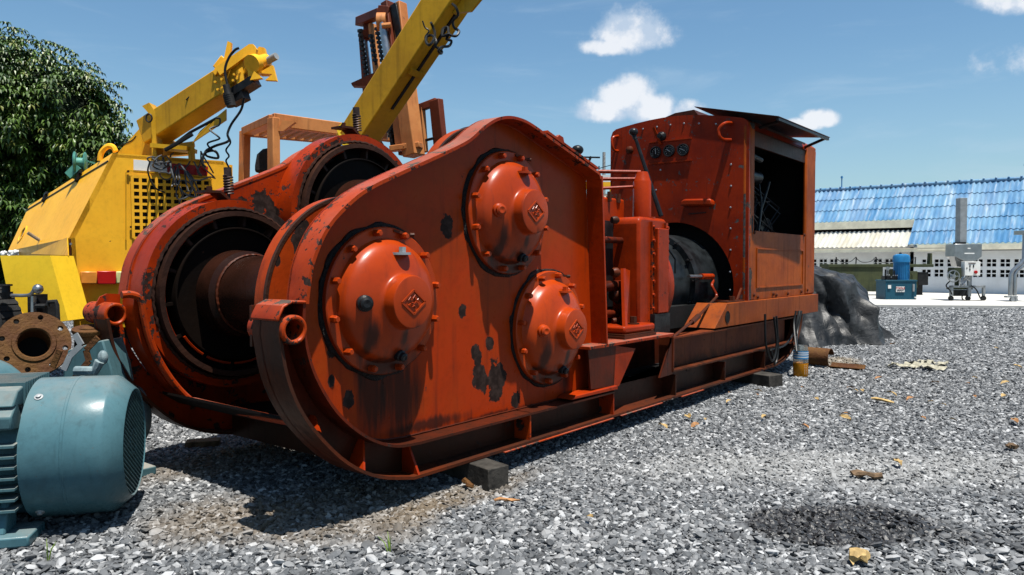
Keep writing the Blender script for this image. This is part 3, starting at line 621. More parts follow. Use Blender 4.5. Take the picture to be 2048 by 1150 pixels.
# lifting eye and black knob above the plate
c = aty(1112, 288, 3.5); mb = MB(); mb.prism([(4.86, 3.5, 2.22), (5.02, 3.5, 2.42), (5.07, 3.5, 2.455), (5.13, 3.5, 2.44), (5.22, 3.5, 2.2)], (0, .03, 0)); le = part('lifting_eye', mb, 'edge', winch, bevel=.005)
mb = MB(); mb.lathe((5.08, 3.497, 2.37), (0, -1, 0), [(0, .03), (.004, .03), (.004, .04), (0, .04)], 20, closed=True); mb.lathe((5.08, 3.4965, 2.37), (0, -1, 0), [(0, .03), (0.001, 0)], 20); part('eye_hole', mb, 'black', le)
k = aty(1155, 300, 3.55); mb = MB(); mb.sphere(k, (.052, .052, .042)); mb.cyl(k+Vector((0, 0, -.03)), k+Vector((.02, 0, -.35)), .012, 8); part('lever_knob', mb, 'black', winch)
# plates and rods behind the rear flange
mb = MB(); prof = [(5.27, .74), (5.46, .74), (5.46, 1.75), (5.44, 1.86), (5.39, 1.95), (5.33, 1.99), (5.27, 2.0)]; mb.prism([(x, YW+.01, z) for x, z in prof], (0, .03, 0)); part('bearing_plate', mb, 'orange', winch, bevel=.006)
for z in (1.42, .98):
    mb = MB(); mb.lathe((5.31, YW+.005, z), (0, -1, 0), [(0, .06), (.02, .06), (.02, .04), (.012, .038), (.012, 0)], 20); part('plate_boss', mb, 'orange', winch)
# gearbox column
gb = MB(); gb.prism([(6.16, 3.36, .80), (6.72, 3.36, .80), (6.72, 3.36, 1.80), (6.68, 3.36, 1.84), (6.2, 3.36, 1.84), (6.16, 3.36, 1.80)], (0, .52, 0)); gbo = part('gearbox', gb, 'orange', winch, bevel=.03)
def bolt_strip(X, Y, z0, z1, n, parent, nm='flange_strip'):
    mb = MB(); mb.box((X-.02, Y-.02, z0), (X+.02, Y, z1)); s_ = part(nm, mb, 'edge', parent)
    return [(X, Y-.02, z0+.05+(z1-z0-.1)*i/(n-1)) for i in range(n)]
bmb = MB(); bmb.tube([(0, .0, 0), (0, -.018, 0)], .016, 6); bmb.cyl((0, 0, -.022), (0, -.008, -.022), .012, 6); smb = bmb.mesh('bolt', 'orange')
for X in (6.40, 6.68):
    for p in bolt_strip(X, 3.358, .93, 1.80, 7, gbo): inst('bolt', smb, gbo, p)
mb = MB(); mb.box((6.43, 3.30, .93), (6.65, 3.355, 1.74)); part('gear_cover', mb, 'orange', gbo, bevel=.01)
mb = MB(); mb.box((6.38, 3.31, .74), (6.70, 3.36, .925)); part('drip_pocket', mb, 'black', gbo)
t0 = aty(1284, 421, 3.5); mb = MB(); mb.lathe((t0.x, 3.5, 1.83), (0, 0, 1), [(0, .13), (.02, .13), (.022, .088), (.36, .086), (.37, .080), (.44, .058), (.455, .052), (.46, 0)], 32); part('breather_tower', mb, 'orange', gbo)
tx = t0.x
for i, (pyl, pyr) in enumerate(((343, 342), (358, 356), (377, 371))):
    a = aty(1270, pyr, 3.52); a = Vector((tx, 3.52, a.z)); b = atx(1196, pyl, tx-.3); mb = MB(); mb.tube([a, b], .019-.002*i, 8); part('control_rod', mb, 'orange', winch)
# valve block left of tower
mb = MB(); mb.box((5.95, 3.62, 1.76), (6.35, 4.05, 2.02)); vb = part('valve_block', mb, 'orange', winch, bevel=.02)
rnd = random.Random(3)
mb = MB()
for i in range(14):
    x, y = rnd.uniform(5.9, 6.4), rnd.uniform(3.6, 4.0); z = 1.98; mb.cyl((x, y, z), (x, y, z+rnd.uniform(.04, .1)), rnd.uniform(.015, .03), 6)
part('valve_fitting', mb, 'brown', vb, kind='stuff')
for i in range(9):
    z = rnd.uniform(1.78, 2.0); y = rnd.uniform(3.65, 4.0); part('valve_fitting', MB().cyl((5.949, y, z), (5.88, y, z), rnd.uniform(.02, .035), 8), 'brown', vb)
# shafts and couplings in the gap between side plate and gearbox
for (px, py, r, dy) in ((1231, 440, .035, .0), (1232, 545, .045, 0), (1230, 590, .06, .05), (1239, 590, .085, .12), (1232, 642, .03, 0)):
    c = aty(px, py, 3.45+dy); mb = MB(); mb.lathe(c, (1, -.5, 0), [(-.04, 0), (-.04, r*.8), (-.02, r), (.01, r), (.015, r*.7), (.03, r*.65), (.035, r*.3), (.04, 0)], 20); cp = part('shaft_coupling', mb, 'brown', winch)
    cp['label'] = 'oily round coupling in the gap beside the gearbox'
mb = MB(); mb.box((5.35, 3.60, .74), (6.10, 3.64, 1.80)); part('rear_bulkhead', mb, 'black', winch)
mb = MB(); mb.cyl((5.3, 3.5, 1.2), (6.2, 3.5, 1.2), .05, 14); mb.cyl((5.3, 3.55, 1.62), (6.2, 3.55, 1.62), .03, 12); mb.cyl((5.3, 3.52, .95), (6.2, 3.52, .95), .04, 12); part('drive_shaft', mb, 'skid', winch)
# bell housing of the gearbox
mb = MB(); mb.lathe((6.72, 3.92, 1.18), (1, 0, 0), [(0, 0), (0, .56), (.02, .58), (.13, .58), (.15, .56), (.15, .2)], 56); part('bell_ring', mb, 'orange', winch)
mb = MB(); mb.lathe((7.0, 4.15, 1.17), (1, 0, 0), [(0, 0), (.0, .20), (.05, .26), (.20, .38), (.42, .47), (.65, .52), (.80, .535), (.80, .60), (.90, .605), (.92, .58), (1.5, .58)], 64); dome = part('converter_dome', mb, 'dome', winch)
for j in range(9):
    a = math.radians(100+j*-24); p = Vector((7.84, 4.15+math.cos(a)*-.58, 1.17+math.sin(a)*.58)); mb = MB(); mb.beam(p-Vector((.05, 0, 0)), p+Vector((.02, 0, 0)), .05, .03); mb.cyl(p-Vector((.09, 0, 0)), p, .014, 6); part('clamp_lug', mb, 'black', dome)
mb = MB(); mb.box((7.15, 3.72, 1.50), (7.35, 3.95, 1.72)); mb.cyl((7.15, 3.80, 1.60), (7.10, 3.80, 1.60), .06, 16); mb.tube([(7.2, 3.7, 1.72), (7.3, 3.55, 1.45), (7.3, 3.55, 1.30)], .012, 6); part('linkage_box', mb, 'dome', dome)
# black boxes fill the gap under the dome, standing in for its shade
mb = MB(); mb.box((7.05, 3.55, .72), (8.4, 4.9, .95)); mb.box((6.9, 3.8, .60), (9.6, 4.9, .9)); part('dark_gap_filler', mb, 'matt', winch)
# throttle linkage in front of the dome
a = aty(1378, 553, 3.52); b = aty(1424, 553, 3.52); mb = MB(); mb.cyl(a, aty(1404, 553, 3.52), .020, 8); part('throttle_arm', mb, 'chrome', winch)
mb = MB(); mb.cyl(aty(1402, 553, 3.52), b, .034, 12); mb.tube(crom([b+Vector((0, 0, 0)), aty(1426, 562, 3.50), aty(1424, 572, 3.48), aty(1432, 588, 3.44), aty(1433, 595, 3.42)], 4), .016, 8); part('throttle_link', mb, 'orange', winch)
mb = MB(); mb.tube([aty(1434, 593, 3.40), aty(1395, 634, 3.28), aty(1345, 675, 3.18)], .015, 8); mb.cyl(aty(1397, 632, 3.28), aty(1383, 645, 3.26), .028, 10); part('throttle_rod', mb, 'brown', winch)
# deck plate, bolts, wedge stack and bracket
mb = MB(); mb.box((4.98, YN, .725), (6.45, 3.9, .752)); part('deck_plate', mb, 'edge', winch, bevel=.004)
mb = MB(); mb.box((5.62, 3.20, .754), (6.2, 3.55, .775)); mb.box((5.64, 3.21, .777), (6.18, 3.55, .792)); part('shim_stack', mb, 'brown', winch)
mb = MB(); mb.box((5.66, 3.22, .794), (6.22, 3.60, .86)); ft = part('gearbox_foot', mb, 'orange', winch, bevel=.02)
mb = MB(); mb.cyl((5.95, 3.30, .86), (5.95, 3.30, .872), .055, 20); mb.cyl((5.95, 3.30, .87), (5.95, 3.30, .93), .032, 6); part('foot_bolt', mb, 'brown', ft)
mb = MB(); mb.prism([(5.72, 3.25, .86), (5.76, 3.25, .86), (6.02, 3.42, 1.36), (5.98, 3.42, 1.36)], (0, .03, 0)); mb.prism([(5.76, 3.26, .862), (6.14, 3.44, .862), (6.14, 3.44, 1.34), (6.00, 3.42, 1.36)], (0, .016, 0)); part('foot_gusset', mb, 'orange', ft)
# tapered supports under the deck
for (p0, p1, q0, q1, ml) in (((1176, 694), (1232, 690), (1182, 779), (1228, 772), 'skid'), ((1232, 692), (1271, 697), (1224, 775), (1238, 772), 'orange'), ((1345, 676), (1343, 676), (1320, 756), (1346, 748), 'skid')):
    P = [aty(*p, YN+.02 if i in (0, 1) else YN+.02) for i, p in enumerate((p0, p1, q1, q0))]; mb = MB(); mb.prism(P, (0, .02, 0)); part('tapered_support', mb, ml, winch)
mb = MB(); mb.box((5.4, 3.60, .36), (7.6, 3.62, .725)); part('recess_web', mb, 'skid', winch)
# ledge of bright paint at the foot of the rear flange
mb = MB(); mb.prism([(x, YN-.004, .352) for x in ()]+[(4.72, YN-.006, .37), (4.78, YN-.006, .395), (5.40, YN-.006, .395), (5.41, YN-.006, .36)], (0, .14, 0)); part('foot_ledge', mb, 'orange', winch, bevel=.006)
# upper channel under the engine
mb = MB(); mb.box((6.46, YW, .385), (10.0, YW+.015, .71)); mb.box((6.46, YN+.01, .695), (10.0, YW, .712)); mb.box((6.46, YN+.01, .380), (10.0, YW, .396)); mb.box((6.46, YN+.01, .397), (6.475, YW, .694)); part('upper_channel', mb, 'chan', winch, label='upper steel channel with faded orange paint and dark oil runs')
mb = MB(); mb.box((6.5, YF0+.1, .38), (10.0, YF1, .71)); part('upper_channel', mb, 'skid', winch)
for x_ in (3.0, 5.3, 7.4, 9.4): part('cross_member', MB().box((x_, 3.5, .16), (x_+.1, 4.95, .34)), 'skid', winch)
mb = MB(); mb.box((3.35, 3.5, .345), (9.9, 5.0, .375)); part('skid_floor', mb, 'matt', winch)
mb = MB(); mb.prism([(2.49, 3.45, .545), (2.60, 3.45, .47), (2.75, 3.45, .42), (3.0, 3.45, .375), (3.34, 3.45, .36), (3.34, 3.45, .348), (3.0, 3.45, .36), (2.74, 3.45, .40), (2.60, 3.45, .45), (2.485, 3.45, .53)], (0, 1.5, 0)); part('shade_plate', mb, 'drum', winch)  # plate added so the gravel below and the drum bay fall dark
# flattened dirty flange lip, proud of the skid where the paint is rubbed
for (X0, X1) in ((3.9, 5.33), (5.45, 6.2), (6.6, 7.1)):
    mb = MB(); mb.box((X0, YN-.016, .131), (X1, YN+.06, .1365)); part('rubbed_lip', mb, 'edge', winch)

# ------------------------------------------------------------------ engine house (part of the winch)
HX0, HX1, HY0, HY1, HZ0 = 8.45, 10.97, 3.20, 5.03, .98
def ztop(y): t_ = (y-HY0)/(HY1-HY0); return 3.06+.06*t_+.11*math.sin(PI*t_)
ys = [HY0, HY0+.03, HY0+.08]+list(np.linspace(HY0+.2, HY1-.2, 9))+[HY1-.08, HY1-.03, HY1]
def hz_(y):
    e = min(y-HY0, HY1-y); r = .09; return ztop(y)-(r-math.sqrt(max(0, r*r-(r-min(e, r))**2)))
arch = [(4.15+.78*math.cos(a), 1.13+.78*math.sin(a)) for a in np.linspace(-.18, PI+.18, 28)]
front = [(HX0, y, hz_(y)) for y in ys]+[(HX0, HY1, HZ0)]+[(HX0, y, z) for y, z in [(min(a[0], 4.95), a[1]) for a in arch]]+[(HX0, HY0, HZ0)]
mb = MB(); mb.prism(front, (.03, 0, 0)); eh = part('engine_house', mb, 'house', winch, smooth=0)
def rbox(a, b): return MB().box(a, b)
part('roof', (lambda mb: (mb.add([(x, y, hz_(y)) for x in (HX0+.03, HX1) for y in ys], [(i, i+1, len(ys)+i+1, len(ys)+i) for i in range(len(ys)-1)]), mb.add([(x, y, hz_(y)-.02) for x in (HX0+.03, HX1) for y in ys], [(i, i+1, len(ys)+i+1, len(ys)+i) for i in range(len(ys)-1)]), mb)[-1])(MB()), 'house', eh)
part('corner_post', MB().lathe((HX0+.05, HY0+.05, HZ0), (0, 0, 1), [(0, 0), (0, .052), (2.0, .052), (2.03, .045), (2.05, .03), (2.055, 0)], 24), 'houseside', eh)
part('corner_post', rbox((HX0+.05, HY0-.002, HZ0), (8.62, HY0+.05, 3.03)), 'houseside', eh, bevel=.01)
part('corner_post', rbox((10.56, HY0-.002, HZ0), (HX1, HY0+.05, 3.03)), 'houseside', eh, bevel=.02)
part('window_header', rbox((8.62, HY0+.02, 2.78), (10.56, HY0+.05, 3.05)), 'brown', eh)
part('side_door', rbox((8.625, HY0+.006, HZ0), (10.555, HY0+.04, 1.79)), 'houseside', eh, bevel=.004)
for (x0, x1, z0, z1) in ((8.72, 10.46, 1.575, 1.59), (8.72, 10.46, 1.115, 1.13), (8.72, 8.735, 1.13, 1.575), (10.445, 10.46, 1.13, 1.575)): part('door_moulding', rbox((x0, HY0-.006, z0), (x1, HY0+.006, z1)), 'houseside', eh)
part('dark_backing', rbox((8.70, 3.25, .98), (8.72, 4.95, 2.0)), 'matt', eh)  # black sheet standing in for shade inside the front opening
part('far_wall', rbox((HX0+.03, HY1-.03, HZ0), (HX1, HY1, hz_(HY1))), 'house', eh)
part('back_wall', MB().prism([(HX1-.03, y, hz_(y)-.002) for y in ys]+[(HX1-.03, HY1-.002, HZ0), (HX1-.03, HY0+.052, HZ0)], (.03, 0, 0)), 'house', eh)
part('dark_backing', rbox((8.52, 4.9, .98), (10.9, 4.98, 3.0)), 'matt', eh); part('dark_backing', rbox((8.485, 3.27, 2.0), (8.50, 4.9, 3.0)), 'matt', eh); part('dark_backing', rbox((10.9, 3.3, 1.0), (10.93, 4.9, 3.0)), 'matt', eh)  # more black sheets in place of shade within the house
part('dark_backing', rbox((8.5, 3.3, 2.98), (10.93, 4.95, 2.99)), 'matt', eh)
# engine inside
mb = MB(); mb.box((8.9, 3.7, .95), (10.3, 4.4, 1.75)); mb.box((9.0, 3.75, 1.75), (10.2, 4.3, 2.05)); mb.cyl((9.1, 3.68, 1.9), (9.1, 3.5, 1.9), .14, 20); mb.cyl((9.9, 3.7, 1.75), (9.9, 3.5, 1.75), .26, 28); mb.cyl((8.85, 3.5, 2.5), (9.5, 3.5, 2.5), .09, 16)
for i in range(4): mb.cyl((9.1+i*.25, 3.85, 2.05), (9.1+i*.25, 3.85, 2.2), .05, 10)
part('engine_block', mb, 'black', winch)
mb = MB(); mb.tube([(9.25, 3.38, 1.8), (9.35, 3.38, 2.1), (9.55, 3.38, 2.35), (9.62, 3.38, 2.45)], .018, 7); mb.tube([(9.2, 3.36, 1.8), (9.3, 3.36, 2.15), (9.32, 3.4, 2.4)], .012, 7); mb.box((8.78, 3.35, 1.85), (9.0, 3.5, 1.98)); mb.cyl((8.9, 3.34, 2.7), (9.2, 3.34, 2.68), .035, 10)
part('engine_hose', mb, 'dome', winch)
mb = MB()
for i in range(12): mb.tube([(rnd.uniform(8.8, 10.3), 3.5, 1.8), (rnd.uniform(8.8, 10.3), 3.45, rnd.uniform(2, 2.3)), (rnd.uniform(8.8, 10.3), 3.6, rnd.uniform(2.1, 2.6))], .012, 5)
part('wiring', mb, 'cable', winch)
# gauges, levers, handles
for (px, py) in ((1312, 305), (1339, 302), (1367, 300)):
    c = atx(px, py, HX0); mb = MB(); mb.lathe(c, (-1, 0, 0), [(0, .074), (.022, .074), (.026, .066), (.022, .058), (.010, .056)], 32); g = part('gauge_rim', mb, 'black', eh)
    mb = MB(); mb.lathe(c, (-1, 0, 0), [(.009, .057), (.0095, 0)], 32); part('gauge_face', mb, 'glass', eh)
    mb = MB(); a0 = rnd.uniform(0, 2); mb.beam(c+Vector((-.014, -.02*math.cos(a0), -.02*math.sin(a0))), c+Vector((-.014, .042*math.cos(a0), .042*math.sin(a0))), .004, .005, up=(1, 0, 0))
    for j in range(9):
        a = math.radians(-40+j*32.5); mb.beam(c+Vector((-.013, .042*math.cos(a), .042*math.sin(a))), c+Vector((-.013, .052*math.cos(a), .052*math.sin(a))), .003, .005, up=(1, 0, 0))
    part('gauge_needle', mb, 'white', eh)
for (pa, pb) in (((1298, 285), (1383, 276)), ((1298, 328), (1383, 320))):
    a = atx(*pa, HX0-.008); b = atx(*pb, HX0-.008); part('panel_strip', MB().beam(a, b, .016, .02, up=(1, 0, 0)), 'orange', eh)
a = atx(1307, 255, HX0-.08); b = atx(1321, 289, HX0-.02); part('toggle_lever', MB().beam(a, b, .035, .012, up=(1, 0, 0)), 'orange', eh)
c = atx(1324, 273, HX0); part('toggle_knob', MB().lathe(c, (-1, 0, 0), [(0, .06), (.03, .055), (.05, .03), (.08, .03), (.082, 0)], 16), 'black', eh)
c = atx(1260, 300, HX0); part('switch_boss', MB().lathe(c, (-1, 0, 0), [(0, .05), (.03, .045), (.05, .02), (.052, 0)], 16), 'brown', eh)
def handle(pts, r=.02): return MB().tube(crom([atx(px, py, HX0-dx) for px, py, dx in pts], 5), r, 9)
part('grab_handle', handle([(1464, 246, 0), (1452, 246, .10), (1442, 252, .14), (1437, 262, .15), (1440, 274, .14), (1448, 279, .08), (1462, 280, 0)]), 'orange', eh)
part('grab_handle', handle([(1236, 272, 0), (1228, 274, .08), (1224, 281, .11), (1225, 294, .11), (1229, 301, .07), (1236, 302, 0)], .018), 'orange', eh)
mb = MB(); p = [atx(x, y, HX0) for x, y in ((1367, 413), (1370, 402), (1376, 399), (1425, 398), (1430, 402), (1431, 412))]; mb.prism(p, (-.10, 0, 0)); part('vent_hood', mb, 'orange', eh, bevel=.02)
mb = MB(); a = atx(1377, 428, HX0-.006); b = atx(1412, 425, HX0-.006); mb.beam(a, b, .01, .018, up=(1, 0, 0)); part('vent_slot', mb, 'black', eh)
rv = MB(); rv.lathe((0, 0, 0), (-1, 0, 0), [(0, .013), (.006, .012), (.011, .006), (.012, 0)], 8); rvm = rv.mesh('rivet', 'chrome')
rp = [(1286, 258), (1314, 254), (1341, 250), (1368, 247), (1398, 247), (1432, 248)]+[(1462, 329), (1462, 372), (1461, 415), (1461, 457), (1461, 500), (1460, 544), (1321, 340), (1460, 580), (1312, 380)]
for (px, py) in rp: inst('rivet', rvm, eh, atx(px, py, HX0))
rv2 = MB(); rv2.lathe((0, 0, 0), (0, -1, 0), [(0, .022), (.012, .02), (.02, .01), (.022, 0)], 8); rvm2 = rv2.mesh('rivet', 'brown')
for (px, py) in ((1507, 590), (1515, 594), (1546, 588), (1552, 590), (1575, 587), (1602, 583), (1614, 580), (1508, 465), (1608, 470)): inst('rivet', rvm2, eh, aty(px, py, HY0))
# raised roof flap
A0 = Vector((8.42, 3.86, 3.27)); B0 = Vector((8.42, 2.86, 3.035)); C1 = Vector((10.2, 2.80, 3.03)); D1 = Vector((10.75, 3.86, 3.22))
mb = MB(); mb.prism([A0, B0, C1, D1], (0, 0, .008)); part('roof_flap', mb, 'brown', eh, label='dark rusty flap raised above the side opening')
mb = MB(); mb.beam(B0+Vector((.02, .02, -.02)), C1+Vector((-.02, .02, -.02)), .03, .03); mb.beam(A0.lerp(B0, .5)+Vector((.6, 0, -.03)), A0.lerp(B0, .5)+Vector((1.5, .1, -.02)), .03, .02); mb.cyl((10.1, 2.84, 3.01), (10.5, 3.22, 2.98), .02, 8); mb.cyl((8.8, 3.0, 3.05), (8.8, 3.24, 3.0), .02, 8); part('flap_stay', mb, 'black', eh)
mb = MB(); mb.prism([(8.6, 3.9, 3.215), (8.6, 4.45, 3.20), (8.6, 4.2, 3.27), (8.6, 3.95, 3.28)], (1.6, 0, 0)); part('roof_flap', mb, 'brown', eh)
# long hand lever in front of the house
k0 = atx(1267, 264, 7.0); k1 = atx(1322, 432, 7.0); mb = MB(); mb.tube([k0, k1], [.018, .026], 8); lv = part('hand_lever', mb, 'black', winch)
mb = MB(); mb.sphere(k0, (.048, .048, .042)); mb.cyl(k0+Vector((0, 0, -.03)), k0+(k1-k0)*.09, .022, 10); part('lever_knob', mb, 'black', lv)
# sill beam under the house
mb = MB(); mb.box((7.72, YN, .73), (10.97, 3.30, .978)); mb.prism([(7.72, YN+.002, .978), (7.39, YN+.002, .73), (7.72, YN+.002, .73)], (0, .35, 0)); sb = part('sill_beam', mb, 'houseside', winch, bevel=.004)
c = aty(1455, 634, YN); mb = MB(); mb.lathe((c.x, YN-.002, c.z), (0, -1, 0), [(0, .056), (.003, .062), (0, .066)], 24); mb.lathe((c.x, YN-.0015, c.z), (0, -1, 0), [(0, .056), (0.0005, 0)], 24); part('sill_hole', mb, 'matt', sb)
mb = MB(); mb.box((7.85, 3.2, .98), (8.35, 3.32, .992)); mb.cyl((8.1, 3.25, .99), (8.1, 3.25, 1.04), .035, 6); mb.beam((8.25, 3.25, .99), (8.38, 3.25, 1.12), .02, .02); part('sill_bolt', mb, 'brown', sb)
mb = MB(); mb.box((8.45, 3.32, .90), (10.9, 5.0, .975)); part('house_floor', mb, 'skid', winch)
# hoses hanging at the rear
for i, pts in enumerate((((1530, 628), (1532, 690), (1545, 722), (1553, 690), (1548, 634)), ((1553, 632), (1556, 700), (1550, 728), (1542, 700)), ((1600, 622), (1590, 660), (1570, 690), (1540, 700)), ((1597, 622), (1592, 665), (1598, 705), (1603, 720)), ((1603, 622), (1594, 670), (1604, 712)), ((1592, 622), (1588, 650), (1596, 712)))):
    P = [aty(px, py, 3.08+.02*i) for px, py in pts]
    if i >= 3: P = [aty(px, py, 3.05) if n_ < len(pts)-1 else Vector((9.32+.01*i, 2.93, .32)) for n_, (px, py) in enumerate(pts)]; P = [Vector((min(p.x, 10.2), p.y, p.z)) for p in P]
    part('drain_hose', MB().tube(crom(P, 5), .013, 7), 'cable', winch)

# ------------------------------------------------------------------ small things on the gravel
def yaw_right(): return math.atan2(RIGHT.y, RIGHT.x)
def block(name, label, c0, c1, w, z0, h, wrot=0):
    a = Vector((*c0, 0)); b = Vector((*c1, 0)); o = part(name, MB().beam(a+Vector((0, 0, z0+h/2)), b+Vector((0, 0, z0+h/2)), w, h), 'wood', None, bevel=.006); tag(o, label, 'wood block'); return o
block('wood_block', 'short dark grey timber packed under the front end of the orange winch', (3.60, 2.94), (3.80, 3.9), .165, -.01, .142)
block('wood_block', 'dark timber packed under the rear end of the orange winch', (8.55, 2.90), (8.95, 4.1), .24, -.01, .145)
o = part('plank', MB().beam(atz(372, 888, .02), atz(440, 884, .02), .12, .05), 'bark', None, bevel=.004); tag(o, 'orange brown plank offcut on gravel under the far side of the winch', 'plank')
# bottle of drained oil
bp = atz(1601, 752, 0); bt = thing('oil_bottle', 'clear plastic bottle half full of amber oil behind the winch', 'bottle', (bp.x, bp.y, 0))
mb = MB(); mb.lathe((0, 0, .0), (0, 0, 1), [(0, 0), (0, .084), (.012, .090), (.168, .090), (.168, 0)], 28); part('oil', mb, 'oil', bt, world=False)
mb = MB(); mb.lathe((0, 0, 0), (0, 0, 1), [(.172, .089), (.30, .090), (.35, .082), (.385, .08), (.385, .078), (.35, .079), (.30, .087), (.172, .086)], 28); part('bottle_wall', mb, 'clear', bt, world=False)
mb = MB(); mb.lathe((0, 0, .22), (0, 0, 1), [(0, .0905), (.10, .0905)], 28); lb = part('label_band', mb, 'bluelabel', bt, world=False)
mb = MB()
for z in (.24, .27, .295): mb.lathe((0, 0, z), (0, 0, 1), [(0, .0912), (.010, .0912)], 28)
part('label_stripe', mb, 'white', bt, world=False)
mb = MB(); 
for i in range(6): mb.beam((-.0885*math.cos(A+.5), -.0885*math.sin(A+.5), .04+.02*i), (-.0885*math.cos(A+.15), -.0885*math.sin(A+.15), .04+.02*i), .004, .004)
part('level_marks', mb, 'white', bt, world=False)
# halved rusty pipe / bark tube
a = atz(1612, 712, .12); b = atz(1662, 716, .12)
hp = MB(); ax = (b-a).normalized(); n_ = 14
def halfpipe(mb, p, q, r, a0, a1, th=.012, n=14):
    d = (q-p).normalized(); u = Vector((0, 0, 1)); w = d.cross(u); o = len(mb.v)
    for i in range(n+1):
        an = a0+(a1-a0)*i/n; v = u*math.sin(an)+w*math.cos(an)
        for c, rr in ((p, r), (q, r), (q, r-th), (p, r-th)): mb.v.append(tuple(c+v*rr))
    for i in range(n):
        for k in range(4): mb.f.append((o+i*4+k, o+i*4+(k+1) % 4, o+i*4+4+(k+1) % 4, o+i*4+4+k))
    mb.f += [(o, o+1, o+2, o+3), (o+n*4+3, o+n*4+2, o+n*4+1, o+n*4)]
halfpipe(hp, a, b, .13, -.9, 2.9); halfpipe(hp, b-ax*.02+Vector((0, 0, -.01)), b+ax*.42+Vector((0, 0, -.01)), .12, -2.6, -.9)
o = part('split_pipe', hp, 'rust', None); tag(o, 'brown split pipe lying beside the black tarpaulin heap', 'pipe')
# tarpaulin heap
def tarp():
    c = Vector((14.6, 4.75, 0)); NA, NR = 260, 70; v = []
    def ridge(x): return 1-2*abs((x/PI) % 1-.5)            # cusped pleats
    for j in range(NR+1):
        t_ = j/NR
        for i in range(NA):
            a = 2*PI*i/NA; ca, sa = math.cos(a), math.sin(a); rx, ry = 1.35, 1.64
            w1 = noise.noise(Vector((ca*1.7, sa*1.7, t_*1.4)))*2.4; w2 = noise.noise(Vector((ca*3, sa*3, t_*2+5)))*1.2
            p1 = ridge(a*3.0+w1*1.2+t_*1.0); p2 = ridge(a*6.0+w2*1.6-t_*1.6); p3 = noise.noise(Vector((ca*9, sa*9, t_*7)))
            if t_ < .5: tt = t_/.5; R_ = tt*.72; zz = 1-.04*tt*tt
            else:
                s_ = (t_-.5)/.5; R_ = .72+.13*math.sin(min(s_*1.2, 1)*PI/2)+s_**3*.20; zz = .96*(1-s_**1.15)
            g = max(0, t_-.30)/.7
            f = 1+g*(.40*(p1-.5)+.20*(p2-.5)+.05*p3)
            x = c.x+ca*rx*R_*f; y = c.y+sa*ry*R_*f
            hgt = 1.50-.36*max(0, (4.7-y))/1.2-.1*max(0, y-5)
            q = Vector((x, y, 0)); cre = abs(noise.noise(q*1.6+Vector((0, 0, 3))))*.16+abs(noise.noise(q*3.7+Vector((2, 0, 7))))*.07
            z = zz*hgt-cre*(1-.6*g)*.75+.10*g*(1-t_)*(p1-.5)+.02*noise.noise(q*9)
            q3 = Vector((x*1.15, y*1.15, z*.5)); rg = (.30-abs(noise.noise(q3)))*.34+(.28-abs(noise.noise(q3*2.4+Vector((4, 4, 0)))))*.15
            dv = Vector((ca, sa, .35)).normalized(); k_ = min(1, t_*2.2)*(1-.3*t_); x += dv.x*rg*k_; y += dv.y*rg*k_; z += dv.z*rg*k_
            if j == NR: z = .0
            v.append((x, y, max(z, .003)))
    mb = MB(); mb.v = v
    for j in range(NR):
        for i in range(NA): mb.f.append((j*NA+i, j*NA+(i+1) % NA, (j+1)*NA+(i+1) % NA, (j+1)*NA+i))
    o = part('tarpaulin', mb, 'tarp', None, smooth=24); tag(o, 'dusty black tarpaulin draped over a heap beside the winch', 'tarpaulin')
tarp()
# litter: dry leaves and splinters
def leaf_mesh(seed, L=.09, Wd=.045):
    r = random.Random(seed); mb = MB(); n = 5; o = []
    for i in range(n+1):
        t_ = i/n; w = Wd*math.sin(PI*min(.97, t_*.9+.06))*r.uniform(.7, 1.2); z = .016*math.sin(t_*PI)+.006*r.random()
        mb.v += [(t_*L-L/2, -w/2, z+.010*r.random()), (t_*L-L/2, 0, z-.006), (t_*L-L/2, w/2, z+.014*r.random())]
    for i in range(n):
        for k in (0, 1): mb.f.append((i*3+k, i*3+k+1, i*3+4+k, i*3+3+k))
    return mb.mesh('dry_leaf', None, 0)
lm = [leaf_mesh(s) for s in range(5)]
for i, me in enumerate(lm): me.materials.append(M['dry1'] if i % 2 == 0 else M['dry2'])
rnd = random.Random(11)
lp = [(1458, 803), (1460, 786), (1517, 783), (1515, 790), (1377, 833), (1412, 838), (1605, 775), (1632, 798), (1692, 828), (1690, 836), (1725, 781), (1757, 757), (1783, 787), (1822, 796), (1862, 801), (1886, 807), (1950, 792), (2008, 792), (1935, 768), (1950, 757), (2010, 768), (1846, 835), (1906, 838), (2030, 840), (2028, 836), (1528, 833), (1610, 852), (1325, 852), (1390, 851), (1795, 925), (1180, 1030), (1700, 775), (1710, 780), (1870, 765), (2035, 735), (1993, 697), (1785, 687)]
for i, (px, py) in enumerate(lp):
    p = atz(px, py, .035); o = bpy.data.objects.new('dry_leaf', lm[i % 5]); COL.objects.link(o); s = rnd.uniform(.6, 1.25)
    o.location = (p.x, p.y, gz(p.x, p.y)+.045); o.rotation_euler = (rnd.uniform(-.3, .3), rnd.uniform(-.3, .3), rnd.uniform(0, 6.28)); o.scale = (s, s*1.1, .8*s)
    tag(o, 'small curled dry leaf scattered on the grey gravel right of the winch', 'leaf', 'dry leaves scattered on the gravel')
